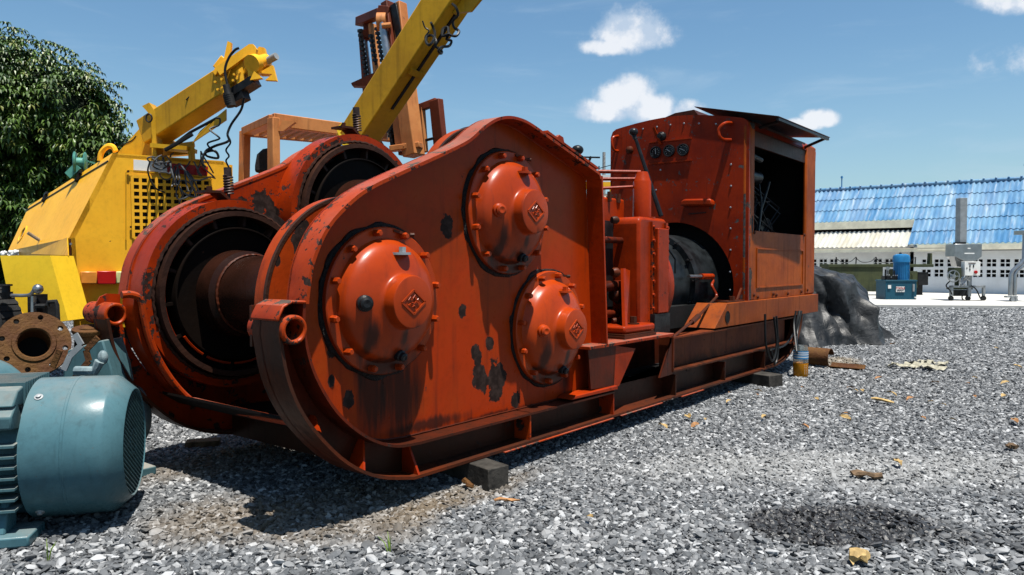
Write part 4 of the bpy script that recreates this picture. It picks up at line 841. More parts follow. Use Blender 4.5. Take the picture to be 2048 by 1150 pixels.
def splinter(px0, py0, px1, py1, w, h, m, name, label, cat):
    a = atz(px0, py0, .035); b = atz(px1, py1, .035); mid = a.lerp(b, .5)+Vector((0, 0, .01)); pts = [a, a.lerp(mid, .5)+Vector((.008, .012, .004)), mid, mid.lerp(b, .5)+Vector((-.006, .01, 0)), b]
    mb = MB(); mb.tube(pts, [w*.35, w*.55, w*.5, w*.55, w*.3], 7)
    for i in range(len(mb.v)): x, y, z = mb.v[i]; k = noise.noise(Vector((x*40, y*40, z*40)))*.3*w; mb.v[i] = (x+k, y+k, (z-.03)*h+.03+k)
    o = part(name, mb, m, None, smooth=25); tag(o, label, cat)
splinter(1704, 947, 1765, 950, .055, .6, 'bark', 'bark_piece', 'dark weathered piece of bark on bright gravel above the oily patch', 'bark')
splinter(1744, 797, 1787, 803, .05, .5, 'dry1', 'wood_chip', 'long tan splinter of wood lying on gravel right of the winch', 'wood chip')
splinter(1708, 1119, 1735, 1108, .06, .8, 'dry1', 'wood_chip', 'chunky tan chip in front of the wet oily patch', 'wood chip')
splinter(2016, 893, 2036, 892, .05, .8, 'bark', 'wood_chip', 'brown wood chip near the right edge of the gravel', 'wood chip')
splinter(988, 999, 1040, 1000, .03, .5, 'dry2', 'twig', 'thin orange twig in front of the timber under the winch', 'twig')
splinter(926, 962, 946, 973, .035, .8, 'rust', 'rusty_rod', 'stub of rusty rod leaning by the front timber block', 'rod')
# paper scraps by the gravel edge
for i, (px, py, s, lab) in enumerate(((1838, 733, .30, 'wide torn scrap of pale paper pressed into gravel behind the leaves'), (1866, 727, .16, 'small crumpled pale paper scrap beside the wider torn one'))):
    p = atz(px, py, .03); mb = MB(); n = 9
    for a_ in range(n):
        for b_ in range(n): mb.v.append((p.x+(a_/(n-1)-.5)*s*1.5+.03*rnd.random(), p.y+(b_/(n-1)-.5)*s*2.2+.03*rnd.random(), .035+.05*noise.noise(Vector((a_*.8, b_*.8, i)))+.02*rnd.random()))
    for a_ in range(n-1):
        for b_ in range(n-1):
            if noise.noise(Vector((a_*.6+i*9, b_*.6, 4))) > -.12: mb.f.append((a_*n+b_, a_*n+b_+1, (a_+1)*n+b_+1, (a_+1)*n+b_))
    o = part('paper_scrap', mb, 'paper', None, smooth=0); tag(o, lab, 'paper')
# grass sprouts
for (px, py, lab) in ((95, 1120, 'thin green sprout of grass in gravel below the big blue motor'), (780, 1105, 'tiny grass sprout in gravel at the bottom middle')):
    p = atz(px, py, 0); mb = MB()
    for k in range(4):
        d = Vector((rnd.uniform(-1, 1), rnd.uniform(-1, 1), 0))*.03; q = p+d*.3; mb.tube([q, q+d*.5+Vector((0, 0, .05)), q+d*1.5+Vector((0, 0, .085))], [.003, .0025, .0006], 4)
    o = part('grass_sprout', mb, 'grassm', None); tag(o, lab, 'grass')

# ------------------------------------------------------------------ blue motors, rusty flange, pump
def motor(loc, yaw, Rm, L, label, detail=True):
    t = thing('electric_motor', label, 'electric motor', loc, yaw); zc = Rm*1.10
    # local x = axis towards the fan end; fan cowl 0..L
    mb = MB(); mb.lathe((0, 0, zc), (1, 0, 0), [(-L*.0, Rm*.985), (0, Rm), (L*.40, Rm), (L*.405, Rm*1.006), (L*.43, Rm*1.006), (L*.435, Rm), (L*.80, Rm*.995), (L*.83, Rm*.98), (L, Rm*.80), (L*1.005, Rm*.785), (L*.985, Rm*.765), (L*.5, Rm*.76)], 96); mb.lathe((0, 0, zc), (1, 0, 0), [(0, Rm), (0, Rm*.3)], 64)
    cw = part('fan_cowl', mb, 'motor', t, world=False, smooth=30)
    mb = MB(); mb.lathe((0, 0, zc), (1, 0, 0), [(L*.90, Rm*.77), (L*.90, 0)], 48); part('fan_recess', mb, 'matt', cw, world=False)
    mb = MB(); n = 24; sl = .35
    for i in range(n):
        q = -Rm*.76+2*Rm*.76*(i+.5)/n; h = math.sqrt(max(0, (Rm*.765)**2-q*q)); cs_, sn_ = math.cos(1.05), math.sin(1.05); mb.beam((L*.985, q*cs_-h*sn_, zc+q*sn_+h*cs_), (L*.985, q*cs_+h*sn_, zc+q*sn_-h*cs_), .007, .008, up=(1, 0, 0))
    mb.box((L*.965, -Rm*.76, zc-.006), (L*.975, Rm*.76, zc+.006)); mb.lathe((0, 0, zc), (1, 0, 0), [(L*.98, Rm*.2), (L*.99, Rm*.2), (L*.99, Rm*.17), (L*.98, Rm*.17)], 24, closed=True)
    part('fan_grille', mb, 'motord', cw, world=False, kind='stuff' if False else None)
    for a in (2.2, 3.9, .95, -.9):
        c = Vector((L*.12, math.cos(a)*-Rm, zc+math.sin(a)*Rm)); nrm = Vector((0, -math.cos(a), math.sin(a))); mb = MB(); mb.lathe(c, nrm, [(0, .022), (.004, .021), (.005, .012), (.014, .012), (.016, 0)], 14); part('cowl_screw', mb, 'greyp', cw, world=False)
    # finned body
    Lb = L*2.4
    mb = MB(); mb.lathe((0, 0, zc), (1, 0, 0), [(-Lb, 0), (-Lb, Rm*.82), (0, Rm*.82)], 48); bd = part('stator_body', mb, 'motord', t, world=False)
    fin = MB(); fin.box((-Lb*.98, -Rm*1.0, -.006), (-.012, -Rm*.45, .006)); fme = fin.mesh('fin', 'motord', 0)
    for i in range(13):
        z = zc-Rm*.64+i*.052*Rm/.36
        if z > zc+Rm*.35: continue
        inst('fin', fme, bd, (0, 0, z), world=False)
        o = inst('fin', fme, bd, (0, 0, z), (0, 0, PI), world=False); o.location = (-Lb-.0, 0, z)
    for i in range(11):
        y = -Rm*.5+i*Rm*.1; mb = MB(); mb.box((-Lb*.98, y-.006, zc+Rm*.7), (-.012, y+.006, zc+Rm*(1.02-.0*abs(i-5)))); part('fin', mb, 'motord', bd, world=False)
    mb = MB(); mb.prism([(-Lb*.95, -Rm*.98, zc+Rm*.45), (-Lb*.95, -Rm*.98, zc+Rm*.62), (-Lb*.95, -Rm*.75, zc+Rm*.80), (-Lb*.95, -Rm*.60, zc+Rm*.60), (-Lb*.95, -Rm*.6, zc+Rm*.40)], (Lb*.93, 0, 0)); part('side_rib', mb, 'motord', t, world=False, bevel=.01)
    mb = MB(); mb.prism([(-Lb*.95, -Rm*.90, zc+Rm*.74), (-Lb*.95, -Rm*.72, zc+Rm*.94), (-Lb*.95, -Rm*.45, zc+Rm*.98), (-Lb*.95, -Rm*.5, zc+Rm*.7)], (Lb*.93, 0, 0)); part('side_rib', mb, 'motord', t, world=False, bevel=.01)
    for s in (-1, 1):
        mb = MB(); mb.box((-Lb*.95, s*Rm*1.12, .0), (.06, s*Rm*.45, .055)); mb.prism([(-.06, s*Rm*.98, .05), (-.06, s*Rm*.55, .05), (-.06, s*Rm*.5, zc-Rm*.6), (-.06, s*Rm*.8, zc-Rm*.5)], (-.04, 0, 0)); mb.prism([(-Lb*.5, s*Rm*.98, .05), (-Lb*.5, s*Rm*.55, .05), (-Lb*.5, s*Rm*.5, zc-Rm*.6), (-Lb*.5, s*Rm*.8, zc-Rm*.5)], (-.04, 0, 0)); part('foot', mb, 'motor', t, world=False, bevel=.01)
    return t
yr = yaw_right()
p0 = atd(84, 900, 4.08); motor((p0.x, p0.y, 0), yr+math.radians(15.5), .372, .46, 'large grey blue electric motor with round fan cowl at front left')
p1 = atd(-52, 800, 4.62); mt2 = motor((p1.x, p1.y, .21), yr-math.radians(52), .30, .30, 'second grey blue motor mostly hidden behind the large front one')
# wooden pallet scraps under motor two
mb = MB()
for k in (-1, 0, 1): mb.beam((p1.x-.45, p1.y+k*.26, .10), (p1.x+.4, p1.y+k*.26, .10), .14, .215)
o = part('timber_skid', mb, 'wood', None); tag(o, 'dark timber bearers under the hidden second blue motor', 'timber')
# rusty flange leaning on the pump
fc = atd(68, 688, 4.75); tr = thing('rusty_flange', 'rusty round pipe flange with eight bolt holes left of the winch', 'flange', fc)
nrm = (Vector((0, 0, H))-fc).normalized()+Vector((.05, -.05, .28)); nrm.normalize()
u = nrm.cross(Vector((0, 0, 1))).normalized(); w = u.cross(nrm)
def ringplate(Ro, Ri, hr, nh, hR, t_, name):
    bm = bmesh.new(); NS = 96
    # annulus with true bolt holes: build outline curve and fill
    cu = bpy.data.curves.new('flange_outline', 'CURVE'); cu.dimensions = '2D'; cu.fill_mode = 'BOTH'; cu.extrude = t_/2
    def circ(cx, cy, r, n):
        sp_ = cu.splines.new('POLY'); sp_.points.add(n-1); sp_.use_cyclic_u = True
        for i in range(n): sp_.points[i].co = (cx+r*math.cos(2*PI*i/n), cy+r*math.sin(2*PI*i/n), 0, 1)
    circ(0, 0, Ro, NS); circ(0, 0, Ri, 48)
    for i in range(nh): circ(hR*math.cos(2*PI*(i+.3)/nh), hR*math.sin(2*PI*(i+.3)/nh), hr, 14)
    ob = bpy.data.objects.new('tmp', cu); COL.objects.link(ob); dg = bpy.context.evaluated_depsgraph_get(); me = bpy.data.meshes.new_from_object(ob.evaluated_get(dg)); bpy.data.objects.remove(ob); me.name = name; me.materials.clear(); bm.free(); return me
me = ringplate(.205, .092, .0165, 8, .172, .045, 'flange_plate'); me.materials.append(M['rust'])
Rm_ = Matrix((u, w, nrm)).transposed().to_4x4()
o = bpy.data.objects.new('flange_plate', me); COL.objects.link(o); o.parent = tr; o.matrix_local = Rm_
mb = MB(); mb.lathe((0, 0, 0), (0, 0, 1), [(-.16, .11), (-.16, .085), (.024, .090), (.032, .098), (.032, .118), (.022, .124), (-.02, .13), (-.16, .12)], 48, closed=True); o = part('pipe_neck', mb, 'rust', tr, world=False); o.matrix_local = Rm_
mb = MB(); mb.lathe((0, 0, 0), (0, 0, 1), [(-.15, .088), (-.15, 0)], 32); o = part('neck_bottom', mb, 'matt', tr, world=False); o.matrix_local = Rm_
# pump casting behind
pcn = atd(168, 735, 4.9); pt = thing('pump', 'pale blue pump casting with rusty straps behind the flange', 'pump', (pcn.x, pcn.y, 0))
mb = MB(); mb.lathe((0, 0, .36), tuple(RIGHT*.3+FWD*.9), [(-.42, 0), (-.42, .16), (-.36, .24), (-.1, .30), (.1, .31), (.3, .26), (.36, .16), (.36, 0)], 40); part('pump_body', mb, 'pump', pt, world=False, smooth=50)
mb = MB(); mb.box((-.32, -.30, 0), (.32, .30, .06)); mb.box((-.2, -.2, .06), (.2, .2, .2)); part('pump_base', mb, 'motord', pt, world=False, bevel=.01)
q = atd(181, 656, 4.95)-Vector((pcn.x, pcn.y, 0)); mb = MB(); mb.lathe(q, (-.1, -.15, 1), [(-.03, 0), (-.03, .105), (-.012, .112), (.0, .11), (.004, .06), (.012, .05), (.012, 0)], 32); mb.cyl(q+Vector((0, 0, -.25)), q, .07, 16)
part('outlet_cap', mb, 'rust', pt, world=False)
for i, pts in enumerate((((150, 668), (163, 690), (140, 712), (128, 740)), ((196, 675), (172, 700), (178, 722), (150, 755)), ((120, 700), (105, 735)))):
    P = [atd(x, y, 4.62+.02*i)-Vector((pcn.x, pcn.y, 0)) for x, y in pts]; mb = MB()
    for a, b in zip(P, P[1:]): mb.beam(a, b, .035, .012, up=tuple(-FWD))
    part('strap', mb, 'rust' if i else 'greyp', pt, world=False, label='thin rusty strap over the casting')
mb = MB(); q = atd(206, 715, 4.62)-Vector((pcn.x, pcn.y, 0)); mb.sphere(q, (.03, .03, .045), 8); q2 = atd(190, 742, 4.6)-Vector((pcn.x, pcn.y, 0)); mb.tube([q2+RIGHT*-.12, q2, q2+RIGHT*.03+Vector((0, 0, .06))], .03, 8); part('fitting', mb, 'pump', pt, world=False)
mb = MB(); P = [atd(x, y, 4.75)-Vector((pcn.x, pcn.y, 0)) for x, y in ((135, 700), (205, 680), (222, 735), (230, 775), (120, 775))]; mb.prism(P, FWD*.25); part('cover_plate', mb, 'motord', pt, world=False, bevel=.01)

# ------------------------------------------------------------------ yellow lighting trailer on the left
th = math.atan((3300-1024)/1500); U = (FWD*math.cos(th)+RIGHT*math.sin(th)).normalized(); Bk = Vector((-U.y, U.x, 0)); 
if Bk.dot(FWD) < 0: Bk = -Bk
P0 = atd(245, 306, 7.3)
def onr(px, py, off=0):
    v = ray(px, py); Pp = P0+Bk*off; return C0+v*((Pp-C0).dot(Bk)/v.dot(Bk))
yt = thing('light_tower_trailer', 'yellow lighting tower trailer with grille and folded telescopic mast', 'trailer', (P0.x, P0.y, 0))
rear = [(147, 611), (138, 476), (182, 391), (225, 306), (447, 322), (462, 335), (462, 616)]
mb = MB(); mb.prism([onr(*p) for p in rear], Bk*.05); bodyo = part('rear_panel', mb, 'yellow', yt, smooth=0)
hoodA = onr(225, 306); hoodB = onr(138, 476); hoodC = atd(58, 412, 9.3); hoodD = atd(16, 502, 9.0)
mb = MB(); mb.prism([hoodA, hoodB, hoodD, hoodC], Bk.cross(Vector((0, 0, 1)))*0+U*.05); hood = part('side_hood', mb, 'yellow', yt, smooth=0)
mb = MB(); hE = hoodC+U*1.4; hF = onr(447, 322); mb.prism([hoodA+Vector((0, 0, -.01)), hF+Vector((0, 0, -.01)), hE, hoodC], (0, 0, -.03)); part('hood_top', mb, 'yellow', yt, smooth=0)
mb = MB(); dz = hoodB.z; mb.prism([hoodB, onr(147, 611), atd(20, 640, 9.0), hoodD], U*.05); part('lower_side', mb, 'boom', yt, smooth=0)
mb = MB(); mb.prism([onr(465, 330, .06), onr(465, 616, .06), onr(465, 616, 1.9), onr(465, 330, 1.9)], (-.04, 0, 0)); part('far_side', mb, 'yellow', yt, smooth=0)
a = onr(147, 618, .1); b = onr(462, 622, .1); mb = MB(); mb.beam(a+Vector((0, 0, -.10)), b+Vector((0, 0, -.10)), .12, .14); mb.beam(a+Vector((0, 0, -.05)), a+Bk*1.9+Vector((0, 0, -.05)), .1, .12); mb.beam(b+Vector((0, 0, -.05)), b+Bk*1.9+Vector((0, 0, -.05)), .1, .12); part('chassis', mb, 'boom', yt)
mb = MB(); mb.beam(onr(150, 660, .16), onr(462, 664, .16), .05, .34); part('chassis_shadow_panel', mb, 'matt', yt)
# hood seam, latches, porthole, handle
seam = [hoodA.lerp(hoodB, .10), hoodC.lerp(hoodD, .10)]; off = (hoodA-hoodB).cross(hoodC-hoodB).normalized()
if off.dot(C0-hoodA) < 0: off = -off
part('hood_seam', MB().beam(seam[0]+off*.004, seam[1]+off*.004, .012, .012, up=tuple(off)), 'black', hood)
for t_ in (.30, .72):
    q = seam[0].lerp(seam[1], t_)+off*.02; d = (seam[1]-seam[0]).normalized(); v_ = off.cross(d).normalized(); mb = MB(); mb.beam(q-v_*.06-d*.05, q-v_*.06+d*.06, .03, .02, up=tuple(off)); mb.beam(q+v_*.02-d*.04, q+v_*.02+d*.05, .03, .02, up=tuple(off)); mb.beam(q-v_*.08, q+v_*.05, .02, .03, up=tuple(off)); part('hood_latch', mb, 'black', hood)
def hoodpt(px, py):
    v = ray(px, py); n_ = off; return C0+v*((hoodA-C0).dot(n_)/v.dot(n_))
q = hoodpt(46, 469); mb = MB(); mb.lathe(q+off*.002, off, [(0, .11), (.012, .11), (.014, .085), (.006, .08)], 32); ph = part('porthole_rim', mb, 'yellow', hood); mb = MB(); mb.lathe(q+off*.005, off, [(0, .082), (.002, 0)], 32); part('porthole_glass', mb, 'glass', ph)
q = hoodpt(80, 481); part('hood_handle', MB().cyl(q, q+off*.12+Vector((0, 0, .03)), .018, 10), 'chrome', hood)
a, b, c = hoodpt(62, 509), hoodpt(137, 476), hoodpt(139, 512)
mb = MB(); mb.prism([a+off*.004, b+off*.004, c+off*.004+Vector((0, 0, 0))], off*.01); part('corner_panel', mb, 'boom', yt, smooth=0)
# rear panel furniture: grille bars over a black sheet standing in for shaded holes
def grid_panel(x0, y0, x1, y1, nx, ny, bar, name, parent, mat_='yellow'):
    a = onr(x0, y0, -.024); b = onr(x1, y0+7, -.024); c = onr(x0+3, y1, -.024); mb = MB(); ux = (b-a); uz = (c-a)
    mb2 = MB(); mb2.prism([a+Bk*.009, b+Bk*.009, b+uz+Bk*.009, c+Bk*.009], Bk*-.001); part('grille_shade_sheet', mb2, 'matt', parent)
    wdt = bar; 
    for i in range(nx+1): p_ = a+ux*(i/nx); mb.beam(p_, p_+uz, wdt, .014, up=tuple(Bk))
    for j in range(ny+1): p_ = a+uz*(j/ny); mb.beam(p_+Bk*-.0005, p_+ux+Bk*-.0005, wdt, .012, up=tuple(Bk))
    return part(name, mb, mat_, parent, smooth=0)
grille_o = grid_panel(264, 353, 420, 476, 10, 9, .026, 'grille', yt)
def onrail(pts, w_, d_, name, m_, par): 
    P = [onr(x, y, -.02) for x, y in pts]; mb = MB()
    for a, b in zip(P, P[1:]): mb.beam(a, b, w_, d_, up=tuple(Bk))
    return part(name, mb, m_, par, smooth=0)
onrail([(252, 480), (252, 346), (256, 341), (418, 354), (424, 360)], .010, .012, 'grille_frame', 'boom', yt)
for (px, py) in ((256, 343), (262, 454), (414, 356)): q = onr(px, py, -.01); part('panel_screw', MB().cyl(q, q-Bk*.02, .012, 8), 'brown', yt)
def panelbox(poly, dep, name, m_, par, off_=0.0, bevel=0): 
    mb = MB(); mb.prism([onr(x, y, off_) for x, y in poly], Bk*-dep); return part(name, mb, m_, par, bevel=bevel, smooth=0 if not bevel else 35)
panelbox([(267, 319), (334, 325), (334, 345), (267, 340)], .006, 'reflector_strip', 'white', yt)
panelbox([(334, 326), (416, 333), (414, 352), (334, 346)], .006, 'reflector_strip', 'redp', yt)
panelbox([(160, 543), (193, 543), (193, 567), (160, 567)], .07, 'tail_lamp', 'amber', yt, bevel=.008); panelbox([(193, 542), (231, 542), (231, 568), (193, 568)], .07, 'tail_lamp', 'redp', yt, bevel=.008); panelbox([(231, 543), (262, 543), (262, 566), (231, 566)], .07, 'tail_lamp', 'paleglass', yt, bevel=.008)
for y in (488, 541, 598): q = onr(141+(y-488)*.05, y, -.01); part('panel_screw', MB().cyl(q, q-Bk*.018, .012, 8), 'chrome', yt)
onrail([(140, 478), (147, 612)], .012, .012, 'panel_edge', 'brown', yt)
# fender and wheel
fp = [(-40, 511), (100, 511), (118, 575), (136, 641), (32, 655), (10, 560), (-2, 500)]
D_ = 6.5; mb = MB(); mb.prism([atd(x, y, D_) for x, y in fp[:5]]+[atd(10, 560, D_), atd(-3, 511, D_)][0:2], FWD*.03) if False else mb.prism([atd(0, 511, D_), atd(100, 511, D_), atd(136, 641, D_), atd(30, 656, D_)], FWD*.35-RIGHT*.0); fe = part('fender', mb, 'fender', yt, smooth=0)
panel = MB(); panel.prism([atd(100, 511, D_+.02), atd(140, 511, D_+.9), atd(147, 611, D_+.9), atd(136, 641, D_+.02)], FWD*.02); part('fender_return', panel, 'boom', yt, smooth=0)
wc = atd(-36, 660, 6.2); mb = MB(); mb.lathe(wc, RIGHT*.35+FWD*.94, [(-.12, .20), (-.12, .34), (-.09, .375), (.09, .375), (.12, .34), (.12, .20)], 64)
for j in range(40):
    a = 2*PI*j/40; axw = (RIGHT*.35+FWD*.94).normalized(); uu = axw.orthogonal().normalized(); ww = axw.cross(uu); rr = uu*math.cos(a)+ww*math.sin(a); mb.beam(wc+rr*.372-axw*.09, wc+rr*.372+axw*.09, .03, .02, up=tuple(rr))
wh = part('tyre', mb, 'rubber', yt); wh.location = (0, 0, 0)
mb = MB(); mb.lathe(wc, RIGHT*.35+FWD*.94, [(-.08, .0), (-.08, .10), (-.05, .2), (.1, .2)], 32); part('wheel_rim', mb, 'greyp', wh)
mb = MB(); mb.prism([Vector((wc.x-.05, wc.y-.02, 0)), Vector((wc.x+.15, wc.y, 0)), Vector((wc.x+.15, wc.y, max(.01, wc.z-.37))), Vector((wc.x-.05, wc.y, max(.01, wc.z-.37)))], FWD*.4); part('wheel_chock', mb, 'wood', yt)
# jack with crank
jp = atd(75, 640, 6.1); jt = atd(75, 588, 6.1); mb = MB(); mb.cyl(Vector((jp.x, jp.y, 0)), jt, .042, 14); mb.beam(jt+Vector((0, 0, -.25)), jt+Vector((0, 0, .0)), .11, .11); jk = part('jack_leg', mb, 'black', yt)
mb = MB(); mb.beam(atd(68, 592, 6.03), atd(68, 645, 6.03), .02, .05); part('jack_sleeve', mb, 'steel', jk)
mb = MB(); mb.tube(crom([atd(84, 575, 6.0), atd(72, 574, 6.0), atd(62, 588, 6.0), atd(45, 591, 6.0), (atd(12, 590, 6.0))], 4), .014, 8); mb.sphere(atd(76, 578, 6.0), .04, 8); part('crank_handle', mb, 'chrome', jk)
mb = MB(); mb.cyl(atd(12, 572, 6.0), atd(12, 585, 6.0), .03, 12); mb.cyl(atd(12, 568, 6.0), atd(12, 572, 6.0), .045, 12); mb.cyl(atd(12, 585, 6.0), atd(14, 598, 6.0), .05, 12, .03); part('crank_knob', mb, 'rubber', jk)
mb = MB(); mb.tube([atd(95, 612, 6.0), atd(97, 604, 6.0), atd(112, 603, 6.0), atd(114, 610, 6.0), atd(116, 645, 6.0)], .018, 8); mb.box(atd(96, 640, 6.1), atd(104, 605, 6.1)+Vector((.04, .04, 0))); mb.cyl(atd(72, 612, 6.0), atd(92, 612, 6.0), .018, 8); part('bracket_bar', mb, 'rubber', jk)
part('stand_strut', MB().tube([atd(18, 600, 6.3), atd(50, 635, 6.3)], .016, 8), 'boom', yt)
mb = MB(); mb.beam(onr(138, 618, -.05), onr(160, 618, -.05), .2, .1); mb.cyl(onr(140, 632, -.3), onr(170, 624, -.3), .016, 8); part('tow_bracket', mb, 'boom', yt)
# lifting hoop and teal hand winch on the hood
pts = [atd(x, y, 7.5) for x, y in ((200, 322), (203, 305), (215, 293), (226, 294), (231, 303))]; part('hood_hoop', MB().tube(crom(pts, 4), .028, 8), 'yellow', yt)
hw = atd(160, 325, 7.9); mb = MB(); mb.lathe(hw, (RIGHT*.9+FWD*.4), [(-.06, 0), (-.06, .10), (-.05, .115), (-.035, .10), (-.03, .05), (.03, .05), (.035, .10), (.05, .115), (.06, .10), (.06, 0)], 26); mb.beam(hw+Vector((0, 0, -.04)), atd(140, 352, 7.9), .10, .08); mb.beam(hw+RIGHT*.1, atd(180, 322, 7.9), .05, .13)
part('hand_winch', mb, 'teal', yt)
cab = [atd(x, y, 7.7) for x, y in ((178, 322), (205, 308), (232, 294), (262, 282), (272, 272))]; part('winch_rope', MB().tube(crom(cab, 4), .006, 5), 'cable', yt)
cab = [atd(x, y, 7.3) for x, y in ((372, 200), (400, 172), (436, 146))]; part('stay_cable', MB().tube(cab, .007, 5), 'cable', yt)
# mast
m0 = atd(300, 268, 7.65); m1 = atd(470, 158, 7.25)
mb = MB(); mb.beam(m0, m1, .26, .26, w2=.25, h2=.25); mast = part('mast', mb, 'boom', yt, bevel=.012)
mb = MB(); mb.beam(atd(452, 166, 7.27), atd(500, 130, 7.18), .21, .21); part('mast_inner', mb, 'boom', mast, bevel=.01)
mb = MB(); mb.prism([atd(235, 306, 7.7), atd(305, 228, 7.7), atd(318, 262, 7.7), atd(380, 308, 7.7), atd(300, 314, 7.7)], FWD*.10); part('mast_foot', mb, 'boom', yt, smooth=0)
mb = MB(); mb.prism([atd(298, 205, 7.45), atd(284, 212, 7.45), atd(302, 232, 7.45), atd(304, 320, 7.45), atd(313, 320, 7.45), atd(311, 225, 7.45)], FWD*.14); part('mast_bracket', mb, 'boom', mast, smooth=0)
mb = MB(); mb.beam(atd(312, 294, 7.5), atd(384, 300, 7.5), .25, .04); mb.beam(atd(382, 292, 7.45), atd(384, 322, 7.45), .05, .04); mb.beam(atd(360, 292, 7.6), atd(388, 288, 7.6), .04, .05); part('mast_rest', mb, 'boom', yt)
mb = MB(); mb.tube([atd(350, 288, 7.33), atd(380, 265, 7.30), atd(436, 235, 7.2)], .014, 6); mb.tube(crom([atd(330, 300, 7.3), atd(352, 288, 7.3), atd(385, 268, 7.3)], 4), .02, 6); part('mast_cable', mb, 'cable', mast)
mb = MB(); a = atd(395, 262, 7.35); mb.prism([atd(452, 218, 7.15), atd(452, 240, 7.15), atd(385, 285, 7.3), atd(400, 262, 7.35)], FWD*.02); part('mast_fin', mb, 'boom', mast, smooth=0)
# head of the mast
hd = MB()
def hb(x0, y0, x1, y1, w_, h_, d=7.15, d2=None): hd.beam(atd(x0, y0, d), atd(x1, y1, d2 or d), w_, h_)
hb(430, 150, 500, 100, .10, .05, 7.2); hb(435, 140, 452, 118, .05, .10, 7.2); 
part('head_beam', hd, 'yellow', mast, bevel=.008)
def plate(pts, d, t_, name, m_='yellow'): 
    mb = MB(); mb.prism([atd(x, y, d) for x, y in pts], FWD*t_); return part(name, mb, m_, mast, smooth=0)
plate([(455, 82), (462, 85), (460, 115), (450, 130), (430, 150), (428, 138), (448, 115)], 7.1, .04, 'head_lever')
plate([(430, 135), (498, 88), (506, 88), (513, 98), (508, 120), (520, 140), (515, 158), (497, 160), (492, 112), (440, 150)], 7.05, .05, 'head_cheek')
plate([(508, 105), (518, 93), (528, 95), (532, 112), (540, 118), (538, 150), (520, 150)], 7.25, .06, 'head_cheek')
plate([(440, 155), (452, 150), (454, 180), (442, 190)], 7.08, .03, 'head_collar'); plate([(472, 142), (484, 134), (488, 160), (474, 170)], 7.05, .03, 'head_collar')
mb = MB(); mb.cyl(atd(503, 128, 7.05), atd(532, 120, 7.25), .06, 18); mb.cyl(atd(503, 128, 7.02), atd(512, 126, 7.08), .085, 18); part('head_hub', mb, 'yellow', mast)
mb = MB(); mb.cyl(atd(535, 122, 7.2), atd(553, 112, 7.15), .034, 14); part('head_pin', mb, 'greyp', mast)
plate([(516, 146), (545, 130), (553, 161), (530, 160), (545, 148)], 7.1, .05, 'head_claw'); plate([(508, 142), (524, 156), (500, 160)], 7.0, .05, 'head_claw')
mb = MB(); mb.beam(atd(458, 196, 7.15), atd(512, 162, 7.1), .16, .07); mb.beam(atd(462, 205, 7.15), atd(492, 190, 7.1), .12, .08); part('head_motor', mb, 'black', mast)
for (x, y) in ((432, 165), (437, 180), (445, 160), (470, 150), (476, 158), (480, 146), (468, 162)): q = atd(x, y, 7.06); part('head_bolt', MB().cyl(q, q-FWD*.03, .012, 6), 'yellow', mast)
mb = MB(); mb.cyl(atd(452, 170, 7.0), atd(456, 188, 7.0), .032, 12); mb.cyl(atd(456, 188, 7.0), atd(463, 213, 7.0), .044, 14)
for j in range(5): mb.cyl(atd(456+j, 190+j*4, 7.0), atd(456.4+j, 191.6+j*4, 7.0), .048, 14)
part('plug_connector', mb, 'rubber', mast)
def cable(pts, r, name, par, m_='cable', n=5, jit=0): return part(name, MB().tube(crom(pts, n), r, 6), m_, par)
cable([atd(x, y, 7.0) for x, y in ((455, 172), (450, 140), (458, 115), (470, 100), (478, 96))], .012, 'head_cable', mast)
zig = [(488, 195), (482, 220), (463, 248), (455, 268), (457, 282), (430, 292), (412, 302), (414, 312), (436, 316), (430, 302), (410, 306), (405, 325), (412, 335)]
cable([atd(x, y, 7.0+.03*math.sin(i)) for i, (x, y) in enumerate(zig)], .012, 'coiled_cable', mast)
zig = [(432, 236), (440, 238), (438, 250), (425, 255), (420, 260), (435, 272), (438, 278), (416, 286), (420, 296), (432, 305)]
cable([atd(x, y, 6.95+.03*math.sin(i)) for i, (x, y) in enumerate(zig)], .009, 'coiled_cable', mast)
zig = [(455, 270), (461, 285), (452, 300), (458, 312), (452, 322), (460, 340), (458, 352)]
cable([atd(x, y, 6.6+.02*i) for i, (x, y) in enumerate(zig)], .008, 'coiled_cable', mast)
rnd = random.Random(21)
for (x0, y0, x1, y1, tn, rr) in ((318, 330, 385, 392, 5, .10), (345, 335, 410, 345, 3.5, .09), (300, 312, 340, 330, 3, .10), (372, 380, 412, 340, 2.5, .08)):
    h = helix(onr(x0, y0, -.16), onr(x1, y1, -.12), rr, tn, 14, 1.3); h = [p+Vector((.10*noise.noise(p*4), .05*noise.noise(p*3+Vector((5, 0, 0))), .22*noise.noise(p*3.5+Vector((0, 7, 0))))) for p in h]
    part('coiled_cable', MB().tube(h, .008, 6), 'greycable', mast)
cable([onr(x, y, -.08) for x, y in ((300, 322), (296, 345), (310, 375), (330, 385))], .008, 'coiled_cable', mast)
mb = MB(); mb.tube([atd(298+6*math.cos(a), 236+8*math.sin(a), 7.4) for a in np.linspace(0, 6.3, 16)], .008, 6); part('cable_loop', mb, 'cable', mast)

